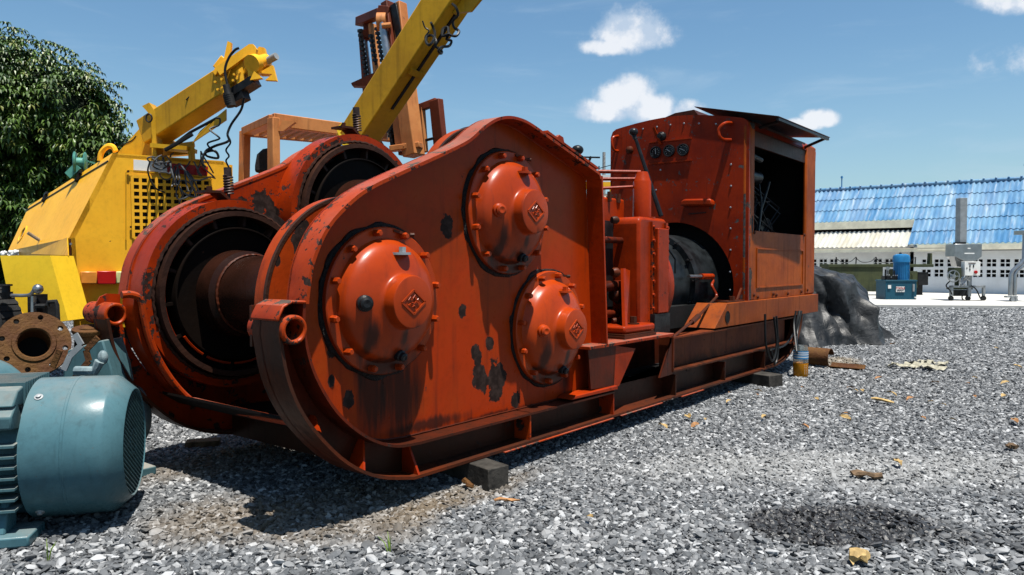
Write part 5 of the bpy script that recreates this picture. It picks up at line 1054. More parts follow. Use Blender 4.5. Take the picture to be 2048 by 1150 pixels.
# ------------------------------------------------------------------ second yellow mast rising behind the winch
b0 = atd(706, 292, 7.35); b1 = atd(905, -12, 6.75); d = (b1-b0).normalized()
y2 = thing('raised_mast', 'long yellow telescopic mast raised steeply behind the winch drums', 'mast', (b0.x+.1, b0.y+.1, 0))
mb = MB(); mb.beam(b0, b1+d*.8, .29, .27, up=(0, 0, 1), w2=.32, h2=.30); bo = part('mast', mb, 'boom', y2, bevel=.014)
sidev = d.cross(Vector((0, 0, 1))).normalized(); upv = sidev.cross(d)
mb = MB(); mb.beam(b0.lerp(b1, .32)-upv*.142, b0.lerp(b1, .93)-upv*.150, .035, .012, up=tuple(upv)); part('mast_slot', mb, 'black', bo)
mb = MB(); c = b0.lerp(b1, .56); mb.beam(c-d*.03-upv*.15, c+d*.03-upv*.15, .2, .02, up=tuple(upv)); part('slot_plate', mb, 'boom', bo)
mb = MB(); c = b0.lerp(b1, .93); mb.prism([c-upv*.15+sidev*.02, c-upv*.30+d*.12+sidev*.02, c-upv*.33+d*.35+sidev*.02, c-upv*.15+d*.5+sidev*.02], sidev*.03); part('cable_bracket', mb, 'boom', bo)
cable([b0-sidev*0+upv*.16+Vector((-.05, .03, .0)), b0.lerp(b1, .5)+upv*.165, b1+upv*.17+d*.5], .009, 'lift_cable', bo)
mb = MB(); q = [atd(x, y, 6.9) for x, y in ((672, 256), (683, 246), (692, 250), (690, 262), (684, 260), (680, 266), (694, 284), (700, 300), (690, 302))]; mb.prism(q, FWD*.05); part('mast_hook', mb, 'fender', bo, smooth=0)
mb = MB(); mb.beam(b0-d*.1, b0-d*1.2, .2, .2); mb.beam(Vector((b0.x+.2, b0.y+.2, 1.7)), Vector((b0.x+.3, b0.y+.3, 0)), .3, .3); part('mast_post', mb, 'boom', y2)
mb = MB(); mb.box((b0.x-.4, b0.y-.0, .0), (b0.x+1.2, b0.y+1.0, .5)); part('mast_base', mb, 'boom', y2)
zz = [(862, 45), (866, 55), (870, 68), (866, 82), (858, 90), (852, 82), (855, 72), (866, 72), (872, 82), (870, 92), (880, 98), (884, 105), (880, 107), (877, 101), (884, 94), (898, 92), (903, 82), (893, 78), (898, 68), (885, 72), (886, 58), (896, 55), (898, 68), (912, 72), (918, 62), (908, 55), (906, 42), (916, 30), (912, 15), (905, 8)]
cable([atd(x, y, 6.55+.05*math.sin(i*1.3)) for i, (x, y) in enumerate(zz)], .012, 'coiled_cable', bo, n=4)
zz = [(845, 42), (850, 55), (858, 62), (850, 75), (855, 88)]
cable([atd(x, y, 6.6) for x, y in zz], .007, 'coiled_cable', bo)

# ------------------------------------------------------------------ orange forklift
fkd = 8.6
fk = thing('forklift', 'faded orange forklift with tall rusty mast behind the winch', 'forklift', tuple(Vector((*(C0+FWD*9.2+RIGHT*(-2.2)).xy, 0))))
def FP(px, py, d): return atd(px, py, d)
def fbar(x0, y0, d0, x1, y1, d1, w_, h_, name, m_='fork', up=(0, 0, 1)): return part(name, MB().beam(FP(x0, y0, d0), FP(x1, y1, d1), w_, h_, up=up), m_, fk, bevel=.008)
fbar(547, 236, 8.0, 548, 420, 8.0, .11, .09, 'guard_post', up=(1, 0, 0)); fbar(490, 262, 8.9, 487, 420, 8.9, .11, .09, 'guard_post', up=(1, 0, 0))
fbar(545, 240, 8.0, 782, 272, 8.9, .09, .14, 'guard_rail'); fbar(490, 263, 8.9, 546, 238, 8.0, .09, .09, 'guard_rail'); fbar(490, 264, 8.9, 700, 283, 9.8, .08, .10, 'guard_rail')
for i in range(9):
    t_ = (i+.5)/9; a = FP(548, 243, 8.05).lerp(FP(700, 262, 8.7), t_); b = FP(492, 268, 8.9).lerp(FP(650, 284, 9.6), t_); part('guard_slat', MB().beam(a, b, .05, .03), 'fork', fk)
mb = MB(); mb.prism([FP(555, 262, 7.98), FP(565, 240, 7.98), FP(590, 244, 7.98), FP(566, 262, 7.98)], FWD*.06); part('guard_gusset', mb, 'fork', fk)
fbar(742, 268, 8.6, 762, 300, 8.5, .1, .08, 'guard_post', up=(1, 0, 0)); fbar(740, 262, 8.5, 776, 268, 8.5, .10, .12, 'guard_rail')
mb = MB(); mb.prism([FP(508, 330, 8.3), FP(512, 308, 8.3), FP(524, 297, 8.3), FP(542, 294, 8.3), FP(543, 345, 8.3), FP(508, 345, 8.3)], FWD*.12); part('seat_back', mb, 'rubber', fk, bevel=.03)
# mast uprights
fbar(776, 6, 8.4, 812, 310, 8.2, .10, .14, 'mast_channel', 'forkred', up=(1, 0, 0)); fbar(798, 8, 8.35, 832, 310, 8.15, .13, .12, 'mast_channel', 'fork', up=(1, 0, 0)); fbar(787, 8, 8.3, 806, 110, 8.25, .10, .03, 'mast_inner_face', 'black', up=(1, 0, 0))
fbar(724, 60, 8.9, 742, 300, 8.8, .06, .08, 'mast_channel', 'forkred', up=(1, 0, 0)); fbar(744, 48, 8.7, 760, 200, 8.6, .05, .09, 'mast_channel', 'fork', up=(1, 0, 0))
fbar(718, 44, 8.9, 762, 26, 8.4, .10, .10, 'mast_crosshead', 'forkred'); fbar(760, 24, 8.4, 782, 26, 8.35, .12, .12, 'mast_crosshead', 'forkred')
mb = MB(); mb.prism([FP(726, 48, 8.75), FP(742, 46, 8.75), FP(744, 72, 8.75), (FP(738, 80, 8.75)), FP(728, 78, 8.75)], FWD*.05); mb.cyl(FP(734, 66, 8.7), FP(734, 66, 8.85), .05, 14); part('chain_sheave_plate', mb, 'forkred', fk, smooth=0)
mb = MB(); mb.cyl(FP(765, 46, 8.30), FP(786, 180, 8.25), .045, 14); part('lift_ram', mb, 'chrome', fk)
mb = MB(); mb.cyl(FP(731, 80, 8.8), FP(741, 165, 8.75), .025, 10); part('lift_ram', mb, 'chrome', fk)
mb = MB(); mb.lathe(FP(764, 44, 8.35), RIGHT, [(-.05, 0), (-.05, .1), (.05, .1), (.05, 0)], 20); mb.cyl(FP(764, 52, 8.25), FP(782, 50, 8.25), .03, 10); part('chain_sheave', mb, 'fork', fk)
for (x0, y0, x1, y1, dd) in ((720, 62, 737, 180, 8.7), (742, 72, 752, 130, 8.6), (754, 58, 766, 130, 8.55), (768, 235, 792, 300, 8.1)):
    a, b = FP(x0, y0, dd), FP(x1, y1, dd); n_ = int((b-a).length/.05); mb = MB()
    for i in range(n_): p_ = a.lerp(b, i/n_); mb.box(p_-Vector((.022, .022, .016)), p_+Vector((.022, .022, .016)))
    mb.tube([a, b], .016, 6); part('lift_chain', mb, 'black', fk)
mb = MB(); mb.prism([FP(702, 166, 8.6), FP(772, 134, 8.3), FP(776, 142, 8.3), FP(732, 172, 8.5), FP(704, 171, 8.6)], FWD*.12); part('carriage_plate', mb, 'forkred', fk, smooth=0)
fbar(808, 150, 8.0, 828, 312, 7.95, .17, .17, 'mast_outer', 'fork', up=(1, 0, 0)); fbar(788, 180, 8.1, 803, 300, 8.05, .10, .08, 'tilt_ram', 'fork', up=(1, 0, 0)); fbar(778, 190, 8.2, 790, 300, 8.15, .07, .07, 'tilt_ram', 'black', up=(1, 0, 0))
fbar(800, 196, 8.0, 815, 198, 8.0, .06, .10, 'mast_clamp'); fbar(782, 298, 8.0, 842, 290, 7.9, .10, .06, 'mast_shelf'); 
mb = MB(); mb.prism([FP(806, 292, 7.9), FP(820, 272, 7.9), FP(828, 272, 7.9), FP(828, 300, 7.9)], FWD*.05); part('mast_gusset', mb, 'fork', fk, smooth=0)
fbar(842, 215, 8.1, 848, 305, 8.1, .08, .06, 'load_backrest', 'fork', up=(1, 0, 0)); fbar(872, 200, 8.0, 882, 300, 8.0, .14, .08, 'load_backrest', 'forkred', up=(1, 0, 0)); fbar(840, 216, 8.1, 874, 203, 8.0, .06, .08, 'load_backrest', 'forkred'); fbar(845, 282, 8.1, 870, 276, 8.0, .02, .03, 'load_backrest', 'black')
mb = MB(); mb.beam(FP(500, 470, 8.6), FP(800, 470, 8.4), 1.0, .7); part('truck_body', mb, 'fork', fk, bevel=.03)
for (px, dd) in ((540, 8.2), (780, 8.0), (540, 9.2), (780, 9.0)):
    q = FP(px, 470, dd); q = Vector((q.x, q.y, .38)); mb = MB(); mb.lathe(q, FWD, [(-.12, 0), (-.12, .2), (-.12, .35), (-.09, .38), (.09, .38), (.12, .35), (.12, 0)], 28); part('wheel', mb, 'rubber', fk)

# ------------------------------------------------------------------ mango tree
def tree():
    cr = atd(10, 470, 20.5); base = Vector((cr.x, cr.y, 0)); t = thing('mango_tree', 'large dense dark green mango tree behind the yellow trailer', 'tree', base)
    rn = random.Random(4); mb = MB(); mb.tube(crom([base, base+Vector((.1, 0, 1.2)), base+Vector((-.1, .1, 2.4)), base+Vector((.1, 0, 4.6))], 4), [.42-.016*i for i in range(13)], 12); part('trunk', mb, 'bark', t)
    lobes = []
    spec = [(-60, 330, 20.5, 3.2), (60, 270, 20.3, 2.1), (110, 240, 20, 1.6), (150, 330, 20, 1.45), (30, 190, 20.6, 1.75), (-10, 160, 20.8, 1.25), (160, 250, 20.2, 1.05), (165, 420, 20, 1.15), (60, 450, 20, 1.9), (-50, 520, 20, 2.2), (120, 500, 20.4, 1.3), (178, 215, 20.4, .62), (100, 185, 20.3, .85), (185, 300, 20.2, .7), (70, 160, 20.5, .7), (-120, 150, 21, 1.6), (40, 580, 20.4, 1.5), (-160, 420, 20.6, 2.4), (12, 118, 20.6, .62), (192, 350, 20.2, .55)]
    for (px, py, d, r) in spec:
        c = atd(px, py, d); c.z = max(c.z, r*.55); lobes.append((c, r))
        mbl = MB(); mbl.tube(crom([base+Vector((0, 0, 2.2)), base.lerp(c, .5)+Vector((0, 0, 1.0)), c], 4), [.16-.015*i for i in range(9)], 6); part('limb', mbl, 'bark', t)
    P = []; 
    for (c, r) in lobes:
        n = int(r*r*330)
        for i in range(n):
            v = Vector((rn.gauss(0, 1), rn.gauss(0, 1), rn.gauss(0, 1))).normalized()
            if v.dot(FWD) > .55: continue
            k = rn.uniform(.62, 1.04)**.6; bump = 1+.34*noise.noise(v*2.1+c)+.22*noise.noise(v*4.5+c)
            if noise.noise((c+v*r)*1.15) < -.22 and k > .75: continue
            P.append((c+v*r*k*bump, v, k, c))
    V = []; Fc = []; tone = []
    for (p, v, k, c) in P:
        # one drooping whorl of 6-8 long leaves
        ax = (v*.7+Vector((0, 0, .35))).normalized(); nl = rn.randint(6, 8); tn = rn.random(); a0 = rn.uniform(0, 6.28); u = ax.orthogonal().normalized(); w = ax.cross(u)
        for j in range(nl):
            a = a0+2*PI*j/nl; L = rn.uniform(.17, .27); wd = L*.155; o_ = (u*math.cos(a)+w*math.sin(a)); d1 = (o_*.9+ax*.25+Vector((0, 0, -.15))).normalized(); d2 = (o_*.7+Vector((0, 0, -.85))).normalized()
            s = d1.cross(Vector((0, 0, 1))); s = s.normalized() if s.length > .01 else u; up_ = s.cross(d1)
            a_ = p; m_ = p+d1*L*.5; e_ = m_+d2*L*.5; i0 = len(V)
            V += [a_, m_+s*wd+up_*wd*.3, m_, m_-s*wd+up_*wd*.3, e_]
            Fc += [(i0, i0+2, i0+1), (i0, i0+3, i0+2), (i0+2, i0+4, i0+1), (i0+3, i0+4, i0+2)]; tt = min(1, max(0, tn*.75+rn.random()*.45)); tone += [tt]*5
    me = bpy.data.meshes.new('crown'); me.from_pydata([tuple(x) for x in V], [], Fc); at_ = me.attributes.new('tone', 'FLOAT', 'POINT'); at_.data.foreach_set('value', tone); me.materials.append(M['leaf'])
    o = part('crown', me, None, t); o['kind'] = 'stuff'
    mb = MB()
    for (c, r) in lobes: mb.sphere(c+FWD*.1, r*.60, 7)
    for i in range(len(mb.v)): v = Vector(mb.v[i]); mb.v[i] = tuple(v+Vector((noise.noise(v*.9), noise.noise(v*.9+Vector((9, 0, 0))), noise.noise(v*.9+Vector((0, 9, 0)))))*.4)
    o = part('shaded_foliage', mb, M['leafdark'], t, smooth=0); o['kind'] = 'stuff'  # dark lumps put the shade inside the crown into colour
    print('whorls', len(P), 'leaf tris', len(Fc))
M['leafdark'] = plain('shaded inner foliage', (.010, .022, .007), .8, 0, .6, 6, .8, .1)
tree()
# white flowers of a shrub peeping over the trailer hood
mb = MB(); rn = random.Random(9)
for i in range(34):
    p = atd(rn.uniform(2, 38), rn.uniform(503, 513), 8.6); mb.sphere(p, rn.uniform(.012, .03), 4)
part_ = part('white_flowers', mb, 'white', None); tag(part_, 'small white crumpled flowers behind the front end of the yellow hood', 'flowers')
# small yellow machine far behind, glimpsed between side plate and engine house
q = atd(1200, 400, 15); ym = thing('yellow_machine', 'bit of a yellow and white machine glimpsed between side plate and engine house', 'machine', (q.x, q.y, 0), yaw_right())
k = 15/F
mb = MB(); mb.box((-40*k, 0, 0), (26*k, .8, q.z+5*k)); part('cabinet', mb, 'yellow', ym, world=False, bevel=.01)
mb = MB(); mb.box((-38*k, .05, q.z+5.1*k), (24*k, .7, q.z+13*k)); part('cabinet_top', mb, 'white', ym, world=False)
mb = MB(); mb.box((-40*k, .02, q.z+22*k), (24*k, .1, q.z+36*k)); mb.box((-40*k, .02, q.z+13.1*k), (-37*k, .1, q.z+22*k)); mb.box((20*k, .02, q.z+13.1*k), (24*k, .1, q.z+22*k)); part('rail_panel', mb, 'yellow', ym, world=False)
mb = MB(); mb.box((-40*k, .02, q.z+36.2*k), (24*k, .1, q.z+50*k)); part('sign_panel', mb, 'white', ym, world=False)
# ------------------------------------------------------------------ distant utility pole
pp = atd(1186, 318, 60); pl = thing('utility_pole', 'distant power pole top seen between winch and engine house', 'utility pole', (pp.x, pp.y, 0))
a = atd(1208, 312, 60); mb = MB(); mb.cyl(Vector((a.x, a.y, 0)), a+Vector((0, 0, .3)), .16, 10, .12); part('pole', mb, 'insul', pl)
mb = MB(); mb.beam(atd(1150, 314, 60), atd(1200, 315, 60), .12, .12); part('crossarm', mb, 'black', pl)
mb = MB(); mb.cyl(atd(1177, 325, 60), atd(1182, 313, 60), .1, 8); part('insulator', mb, 'black', pl)
mb = MB(); mb.tube([atd(1170, 345, 58), atd(1222, 330, 58), atd(1300, 322, 58)], .03, 5); mb.cyl(atd(1198, 350, 58), atd(1198, 332, 58), .05, 6); part('power_line', mb, 'cable', pl)
# ------------------------------------------------------------------ building with blue roof
XW = 39.2; YA, YBn = -2.2, 7.1; YEND = 19.0
bd = thing('warehouse', 'low white building with weathered blue corrugated roof across the yard', 'building', (XW+2, 5, 0))
mb = MB()
# wall with real openings for the vent blocks
pitch = .51; bw = .40; rows = [(1.22, 1.64), (.80, 1.22)]
rowz = [(1.27, 1.63), (.80, 1.16)]
ys_ = [2.85+pitch*k for k in range(-9, 8)]
mb.box((XW, YA, .08), (XW+.15, YBn, rowz[1][0])); mb.box((XW, YA, rowz[1][1]), (XW+.15, YBn, rowz[0][0])); mb.box((XW, YA, rowz[0][1]), (XW+.15, YBn, 2.2))
for (z0, z1) in rowz:
    e = YA
    for y in ys_:
        if y-bw/2 > e: mb.box((XW, e, z0), (XW+.15, y-bw/2, z1))
        e = y+bw/2
    if e < YBn: mb.box((XW, e, z0), (XW+.15, YBn, z1))
# left stretch of wall, set back, with one row of blocks
XL = XW+.55; ysl = [7.6+pitch*k for k in range(0, 22)]; zl = (1.28, 1.66)
mb.box((XL, YBn, .08), (XL+.15, YEND, zl[0])); mb.box((XL, YBn, zl[1]), (XL+.15, YEND, 2.3)); e = YBn
for y in ysl:
    if 9.0 < y < 9.9: continue
    if y-bw/2 > e: mb.box((XL, e, zl[0]), (XL+.15, y-bw/2, zl[1]))
    e = y+bw/2
mb.box((XL, e, zl[0]), (XL+.15, YEND, zl[1])); mb.box((XW, YBn-.15, .08), (XL+.15, YBn, 2.3))
part('wall', mb, 'wall', bd, smooth=0)
mb = MB(); mb.box((XW+.5, YA, .1), (XW+.52, YBn-.2, 2.2)); mb.box((XL+.5, YBn, .1), (XL+.52, YEND, 2.2)); part('interior', mb, 'matt', bd, smooth=0)  # black sheets stand in for the unlit rooms behind the vents
vb_ = MB(); hw_, hh_ = bw/2-.001, .179
vb_.box((0, -.022, -hh_), (.1, .022, hh_)); vb_.box((0.001, -hw_, -.02), (.099, hw_, .02)); vb_.box((-.01, -hw_, hh_-.02), (.1, hw_, hh_)); vb_.box((-.01, -hw_, -hh_), (.1, hw_, -hh_+.02)); vb_.box((-.011, -hw_, -hh_+.021), (.1, -hw_+.022, hh_-.021)); vb_.box((-.011, hw_-.022, -hh_+.021), (.1, hw_, hh_-.021)); vbm = vb_.mesh('vent_block', 'wall', 0)
for (z0, z1) in rowz:
    for y in ys_: inst('vent_block', vbm, bd, (XW+.02, y, (z0+z1)/2))
for y in ysl:
    if 9.0 < y < 9.9: continue
    inst('vent_block', vbm, bd, (XL+.02, y, (zl[0]+zl[1])/2))
# roof: courses of corrugated sheets
RX0, RZ0 = XW-.55, 2.30; RX1, RZ1 = 42.35, 5.36; SL = math.hypot(RX1-RX0, RZ1-RZ0); ANG = math.atan2(RZ1-RZ0, RX1-RX0)
def sheet(Lx, Wy, pit, amp, nseg=6):
    mb = MB(); n = int(round(Wy/pit))*nseg; 
    for s_ in (0, 1):
        for i in range(n+1):
            y = -Wy/2+Wy*i/n; ph_ = (i % nseg)/nseg; z = amp*(math.sin(2*PI*i/nseg)+.25*math.sin(4*PI*i/nseg))
            mb.v.append((s_*Lx, y, z+(.035 if s_ == 0 else 0)))
    for i in range(n): mb.f.append((i, i+1, n+2+i, n+1+i))
    # drip edge thickness
    o = len(mb.v)
    for i in range(n+1): x, y, z = mb.v[i]; mb.v.append((x, y, z-.022))
    for i in range(n): mb.f.append((i, o+i, o+i+1, i+1))
    return mb
Lc = SL/5; Wd = 1.10
shb = sheet(Lc*1.03, Wd, .22, .033).mesh('roof_sheet', 'roofblue', 60); shw = sheet(.95, Wd, .22, .033).mesh('roof_sheet', 'roofwhite', 60)
for k in range(5):
    x = RX0+math.cos(ANG)*Lc*k; z = RZ0+math.sin(ANG)*Lc*k
    for j in range(-9, 12):
        y = YBn-.55-Wd*j
        if y < -3: continue
        if y > YBn and k < 2: continue
        inst('roof_sheet', shb, bd, (x, y, z+.012*(j % 2)), (0, -ANG, 0))
RR = bpy.data.objects
# upper left: fascia and lower pale roof
xk = RX0+math.cos(ANG)*Lc*2; zk = RZ0+math.sin(ANG)*Lc*2
mb = MB(); mb.box((xk-.07, YBn+.02, zk-.37), (xk-.03, YEND, zk-.01)); part('fascia', mb, 'fascia', bd)
mb = MB(); mb.box((xk+.45, YBn, zk-.8), (xk+.5, YEND, zk-.3)); part('gap_shadow_board', mb, 'matt', bd)
xe, ze = XW-.45, 2.18; la = math.atan2(zk-.50-ze, xk+.1-xe); LL = math.hypot(zk-.50-ze, xk+.1-xe); shw = sheet(LL, Wd, .22, .03).mesh('roof_sheet', 'roofwhite', 60)
for j in range(11): inst('roof_sheet', shw, bd, (xe, YBn+.56+Wd*j, ze+.01*(j % 2)), (0, -la, 0))
mb = MB(); mb.box((xe-.12, YBn-2.0, ze-.22), (xe+.02, YEND, ze-.07)); mb.box((xe-.14, YBn-2.0, ze-.07), (xe+.02, YEND, ze-.05)); part('gutter', mb, 'fascia', bd)
mb = MB(); mb.box((RX0-.04, YA, 2.03), (RX0+.2, YBn-.4, 2.27)); part('fascia', mb, 'fascia', bd)
mb = MB(); mb.box((XW-.02, YA, 2.0), (XW-.005, YBn, 2.03)); part('eave_line', mb, 'black', bd)
mb = MB(); mb.box((XW-.10, YBn-1.9, .08), (XW-.02, YBn-1.8, 2.2)); part('downpipe', mb, 'wall', bd)
for j in range(-8, 36):
    y = YBn-.55-.5*j+10
    if y < -3: continue
    mb = MB(); mb.lathe((RX1-.02, y-.28, RZ1+.03), (0, 1, 0), [(0, .10), (.5, .085)], 10); mb.sphere((RX1-.1, y, RZ1+.12), (.07, .05, .05), 5); part('ridge_cap', mb, 'roofblue', bd, smooth=40)
for y in (1.95+.97, 11.0):
    mb = MB(); mb.cyl((RX1, y, RZ1), (RX1, y, RZ1+.72), .03, 8); mb.cyl((RX1, y, RZ1+.6), (RX1, y, RZ1+.70), .06, 8); part('lightning_rod', mb, 'bluelabel', bd)
mb = MB(); mb.box((RX1+.3, YA, 0), (RX1+3, YEND, 2.2)); part('rear_wall', mb, 'wall', bd)
# ------------------------------------------------------------------ machines on the concrete pad
ZP = .085
def padthing(name, label, cat, px, py, rz=None):
    p = atz(px, py, ZP); return thing(name, label, cat, (p.x, p.y, ZP), (yaw_right() if rz is None else rz)), p
# hydraulic unit; local x right, y away, units from pixels at its depth
t, p = padthing('hydraulic_unit', 'blue hydraulic power unit with dark tank and bright round motor', 'hydraulic unit', 1802, 599)
k = (p-C0).dot(FWD)/F
mb = MB(); mb.box((-31*k, 0, 0), (31*k, .75, 38*k)); mb.box((-32*k, -.02, 36*k), (32*k, .78, 39*k)); tk = part('tank', mb, 'hydblue', t, world=False, bevel=.01)
def text(s, size, loc, mat_, parent, rot=(PI/2, 0, 0), name='lettering'):
    cu = bpy.data.curves.new(name, 'FONT'); cu.body = s; cu.size = size; cu.align_x = 'CENTER'; cu.align_y = 'CENTER'; cu.extrude = .002; cu.offset = size*.02
    ob = bpy.data.objects.new('tmp', cu); COL.objects.link(ob); dg = bpy.context.evaluated_depsgraph_get(); me = bpy.data.meshes.new_from_object(ob.evaluated_get(dg)); bpy.data.objects.remove(ob)
    me.materials.clear(); me.materials.append(M[mat_]); me.name = name; o = bpy.data.objects.new(name, me); COL.objects.link(o); o.parent = parent; o.location = loc; o.rotation_euler = rot; return o
mb = MB(); mb.box((-11*k, -.03, 15*k), (6*k, -.02, 26*k)); pl_ = part('name_plate', mb, 'white', tk, world=False)
text('TOOLS', 5.6*k, (-2.5*k, -.035, 22.6*k), 'redp', tk); text('DEPOT', 4.4*k, (-2.5*k, -.035, 18*k), 'black', tk)
part('sticker', MB().box((-27*k, -.03, 22*k), (-21*k, -.02, 29*k)), 'white', tk, world=False)
part('sight_glass', MB().lathe((24*k, -.02, 16*k), (0, 0, 1), [(0, 0), (0, 2*k), (15*k, 2*k), (15*k, 0)], 12), 'greyp', tk, world=False)
part('drain_boss', MB().cyl((28*k, 0, 4*k), (28*k, -.04, 4*k), .03, 8), 'white', tk, world=False)
mb = MB(); mb.lathe((10*k, .38, 39*k), (0, 0, 1), [(0, 0), (0, 13*k), (.0, 15*k), (2*k, 15*k), (2*k, 14.5*k), (35*k, 14.5*k), (35.5*k, 16*k), (46*k, 16*k), (50*k, 14*k), (52*k, 9*k), (52.5*k, 0)], 40)
mo = part('vertical_motor', mb, 'motblue', t, world=False)
for i in range(14):
    a = PI+PI*(i+.5)/14; c = Vector((10*k+math.cos(a)*14.6*k, .38+math.sin(a)*14.6*k, 41*k)); part('cooling_fin', MB().beam(c, c+Vector((0, 0, 33*k)), .03, .01, up=(-math.sin(a), math.cos(a), 0)), 'motblue', mo, world=False)
part('lifting_eye', MB().sphere((8*k, .38, 92*k), (.05, .05, .05), 6), 'black', mo, world=False)
mb = MB(); rn = random.Random(2)
for i in range(5): x = -28*k+i*4.4*k; mb.cyl((x, .15, 39*k), (x, .15, 39*k+rn.uniform(6, 22)*k), 1.6*k, 8)
mb.box((-27*k, .1, 39*k), (-5*k, .5, 47*k)); vv = part('valve_bank', mb, 'black', t, world=False)
mb = MB()
for i in range(6): mb.sphere((-26*k+i*4*k, .08, 41*k+rn.uniform(0, 12)*k), 1.2*k, 5)
part('valve_knob', mb, 'steel', vv, world=False)
mb = MB(); mb.lathe((-25.5*k, .1, 62*k), (0, -1, 0), [(0, 0), (0, 3.6*k), (.05, 3.6*k), (.05, 0)], 16); mb.cyl((-25.5*k, .12, 47*k), (-25.5*k, .12, 60*k), .02, 6); part('pressure_gauge', mb, 'steel', vv, world=False)
# old green lathe behind
t, p = padthing('lathe', 'long old green lathe standing behind the hydraulic unit', 'lathe', 1740, 592, yaw_right()+.12)
p2_ = p; k2 = (p-C0).dot(FWD)/F
t.location = (p.x+.9*FWD.x, p.y+.9*FWD.y, ZP); k2 *= 1.03
mb = MB(); mb.box((-75*k2, -.35, 8*k2), (38*k2, .3, 58*k2)); mb.box((-78*k2, -.40, 56*k2), (145*k2, .32, 62*k2)); lb_ = part('lathe_bed', mb, 'green', t, world=False, bevel=.02)
mb = MB(); mb.box((88*k2, -.36, 14*k2), (112*k2, .3, 48*k2)); mb.box((70*k2, -.3, 14*k2), (90*k2, .3, 52*k2)); part('gearbox_case', mb, 'green', t, world=False, bevel=.02)
mb = MB(); mb.box((114*k2, -.32, 20*k2), (136*k2, .3, 46*k2)); mb.box((-80*k2, -.2, 0), (-10*k2, .2, 8*k2)); mb.box((60*k2, -.2, 0), (100*k2, .2, 12*k2)); mb.box((118*k2, -.15, 0), (130*k2, .15, 20*k2)); part('lathe_base', mb, 'black', t, world=False)
mb = MB(); mb.prism([(146*k2, -.1, 56*k2), (152*k2, -.1, 62*k2), (151*k2, -.1, 84*k2), (148*k2, -.1, 84*k2)], (0, .2, 0)); mb.cyl((100*k2, -.34, 42*k2), (100*k2, -.40, 42*k2), .05, 10); part('splash_guard', mb, 'green', t, world=False)
for i in range(5):
    x = (-60+i*42)*k2; part('cable_hook', MB().tube([(x, -.3, 62*k2), (x+.01, -.3, 76*k2)], .025, 6), 'black', t, world=False)
    if i < 4: part('drooping_cable', MB().tube(crom([(x, -.3, 74*k2), (x+12*k2, -.3, 66*k2), (x+30*k2, -.3, 67*k2), (x+42*k2, -.3, 76*k2)], 4), .014, 5), 'cable', t, world=False)
# filling machine on castors
t, p = padthing('filling_machine', 'grey hopper machine with white control box and handwheel on castors', 'machine', 1925, 601)
k = (p-C0).dot(FWD)/F
mb = MB(); mb.prism([(-17*k, 0, 113*k), (37*k, 0, 113*k), (37*k, 0, 88*k), (25*k, 0, 79*k), (2*k, 0, 79*k), (-17*k, 0, 88*k)], (0, .6, 0)); hp_ = part('hopper', mb, 'steel', t, world=False, bevel=.01)
mb = MB(); mb.prism([(-16*k, .05, 87.5*k), (30*k, .05, 87.5*k), (12*k, .25, 66*k), (-4*k, .25, 68*k)], (0, .35, 0)); part('hopper_cone', mb, 'steel', hp_, world=False)
for z in (93, 103): part('hopper_label', MB().box(((2 if z == 93 else 8)*k, -.006, z*k), (22*k if z == 93 else 14*k, -.001, (z+2.5)*k)), 'white', hp_, world=False)
part('column', MB().box((-1*k, .2, 115*k), (13*k, .5, 206*k)), 'greyp', t, world=False, bevel=.01)
mb = MB(); mb.box((-3*k, .15, 113.5*k), (10*k, .55, 117*k)); part('column_foot', mb, 'black', t, world=False)
mb = MB(); mb.box((-5*k, -.25, 50*k), (26*k, -.02, 78*k)); cb = part('control_box', mb, 'white', t, world=False, bevel=.01)
part('stop_button', MB().lathe((16*k, -.25, 57*k), (0, -1, 0), [(0, 3.2*k), (.05, 3.2*k), (.06, 0)], 16), 'redp', cb, world=False)
for (x, z, w_, h_) in ((4, 66, 2, 6), (11, 66, 2, 6), (-2, 64, 2, 2), (2, 74, 14, 1.5), (4, 60, 2, 4)): part('switch', MB().box((x*k, -.262, z*k), ((x+w_)*k, -.251, (z+h_)*k)), 'black' if z != 74 else 'brown', cb, world=False)
mb = MB(); mb.lathe((-29*k, -.3, 49*k), (0, -1, 0), [(0, 12.5*k), (.03, 12*k), (.03, 10.5*k), (0, 10.5*k)], 36, closed=True)
for a in np.linspace(0, 2*PI, 6)[:-1]: mb.beam((-29*k, -.315, 49*k), (-29*k+11*k*math.cos(a), -.315, 49*k+11*k*math.sin(a)), .03, .02, up=(0, 1, 0))
mb.cyl((-29*k, -.2, 49*k), (-29*k, -.35, 49*k), .07, 12); hw2 = part('handwheel', mb, 'steel', t, world=False)
mb = MB(); mb.box((-24*k, -.2, 44*k), (-10*k, .2, 66*k)); mb.box((-20*k, 0, 22*k), (20*k, .4, 26*k)); mb.box((-12*k, .05, 26*k), (-6*k, .15, 60*k)); part('drive_unit', mb, 'green', t, world=False)
mb = MB(); mb.box((-27*k, -.1, 10*k), (-22*k, 0, 30*k)); mb.box((8*k, -.1, 8*k), (14*k, 0, 50*k)); mb.box((-27*k, -.1, 26*k), (42*k, .02, 30*k)); mb.box((38*k, -.1, 10*k), (42*k, 0, 30*k)); mb.box((14*k, .0, 26*k), (18*k, .1, 66*k)); part('frame', mb, 'greyp', t, world=False)
mb = MB(); mb.box((-17*k, -.02, 9*k), (11*k, .3, 21*k)); part('battery_tray', mb, 'black', t, world=False)
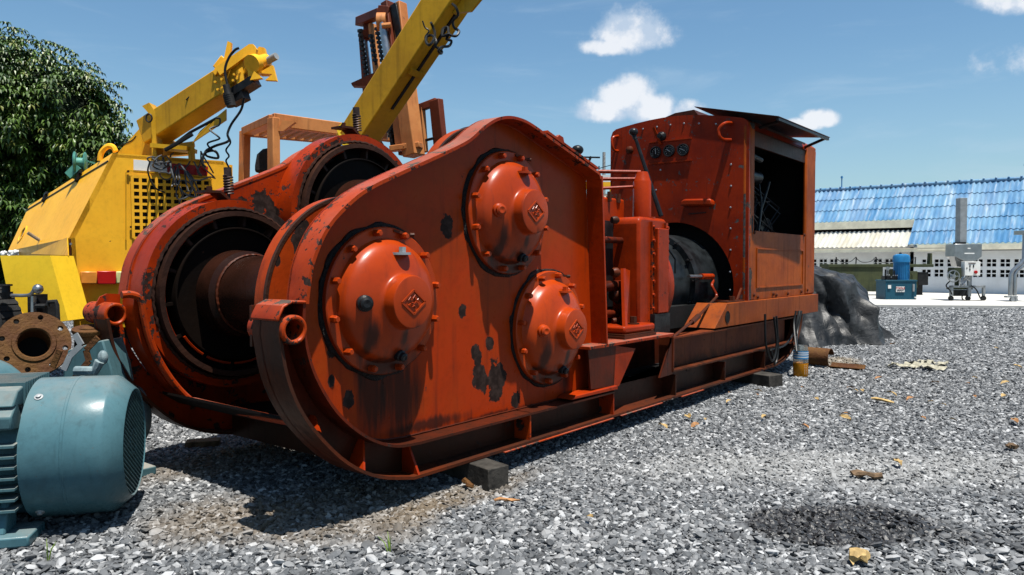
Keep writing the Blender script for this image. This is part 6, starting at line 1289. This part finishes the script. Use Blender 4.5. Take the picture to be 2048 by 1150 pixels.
for (x, y) in ((-25, -.05), (9, -.05), (40, -.05)):
    mb = MB(); mb.lathe((x*k, y-.04, 4.8*k), (0, 1, 0), [(0, 0), (0, 4.6*k), (.08, 4.6*k), (.08, 0)], 18); mb.beam((x*k, y, 5*k), (x*k, y, 11*k), .08, .05, up=(0, 1, 0)); part('castor', mb, 'rubber', t, world=False)
for pts in (((-30, 40), (-38, 30), (-30, 20), (-26, 12)), ((12, 30), (22, 22), (30, 6), (34, 1)), ((0, 20), (-6, 8), (0, 0), (30, -.0), (36, 3))): part('hose', MB().tube(crom([(a*k, -.15, max(.01, b*k)) for a, b in pts], 5), .022, 6), 'cable', t, world=False)
mb = MB()
for i in range(8): mb.cyl((rn.uniform(-12, 10)*k, -.12, rn.uniform(28, 40)*k), (rn.uniform(-12, 10)*k, -.1, rn.uniform(40, 52)*k), .03, 6)
part('pipework', mb, 'steel', t, world=False)
# bent stainless conveyor leg, cut by the right edge of the picture
t, p = padthing('conveyor_leg', 'tall bent stainless steel leg of a machine at the right edge', 'machine leg', 2026, 603)
k = (p-C0).dot(FWD)/F
for (dx, ml) in ((-6, 'steel'), (3, 'steel')):
    pts = [((dx)*k, 0, 12*k), ((dx)*k, 0, 54*k), ((dx+4)*k, 0, 62*k), ((dx+20)*k, 0, 76*k), ((dx+26)*k, 0, 86*k), ((dx+26)*k, 0, 136*k)]; part('leg_tube', MB().tube(pts, 3.6*k, 14), ml, t, world=False)
mb = MB(); mb.box((-14*k, -.05, 8*k), (8*k, .12, 11*k)); mb.lathe((-2*k, 0, 4*k), (0, 1, 0), [(-.05, 0), (-.05, 4*k), (.05, 4*k), (.05, 0)], 16); mb.lathe((8*k, .1, 4*k), (0, 1, 0), [(-.05, 0), (-.05, 4*k), (.05, 4*k), (.05, 0)], 16); part('castor', mb, 'greyp', t, world=False)
mb = MB(); mb.box((14*k, -.1, 134*k), (60*k, .4, 142*k)); mb.box((34*k, -.1, 4*k), (40*k, .1, 134*k)); mb.box((34*k, -.1, 0), (42*k, .1, 4*k)); part('machine_frame', mb, 'steel', t, world=False)
# loose cable on the gravel edge beyond the pad line
print('objects', len(bpy.data.objects))
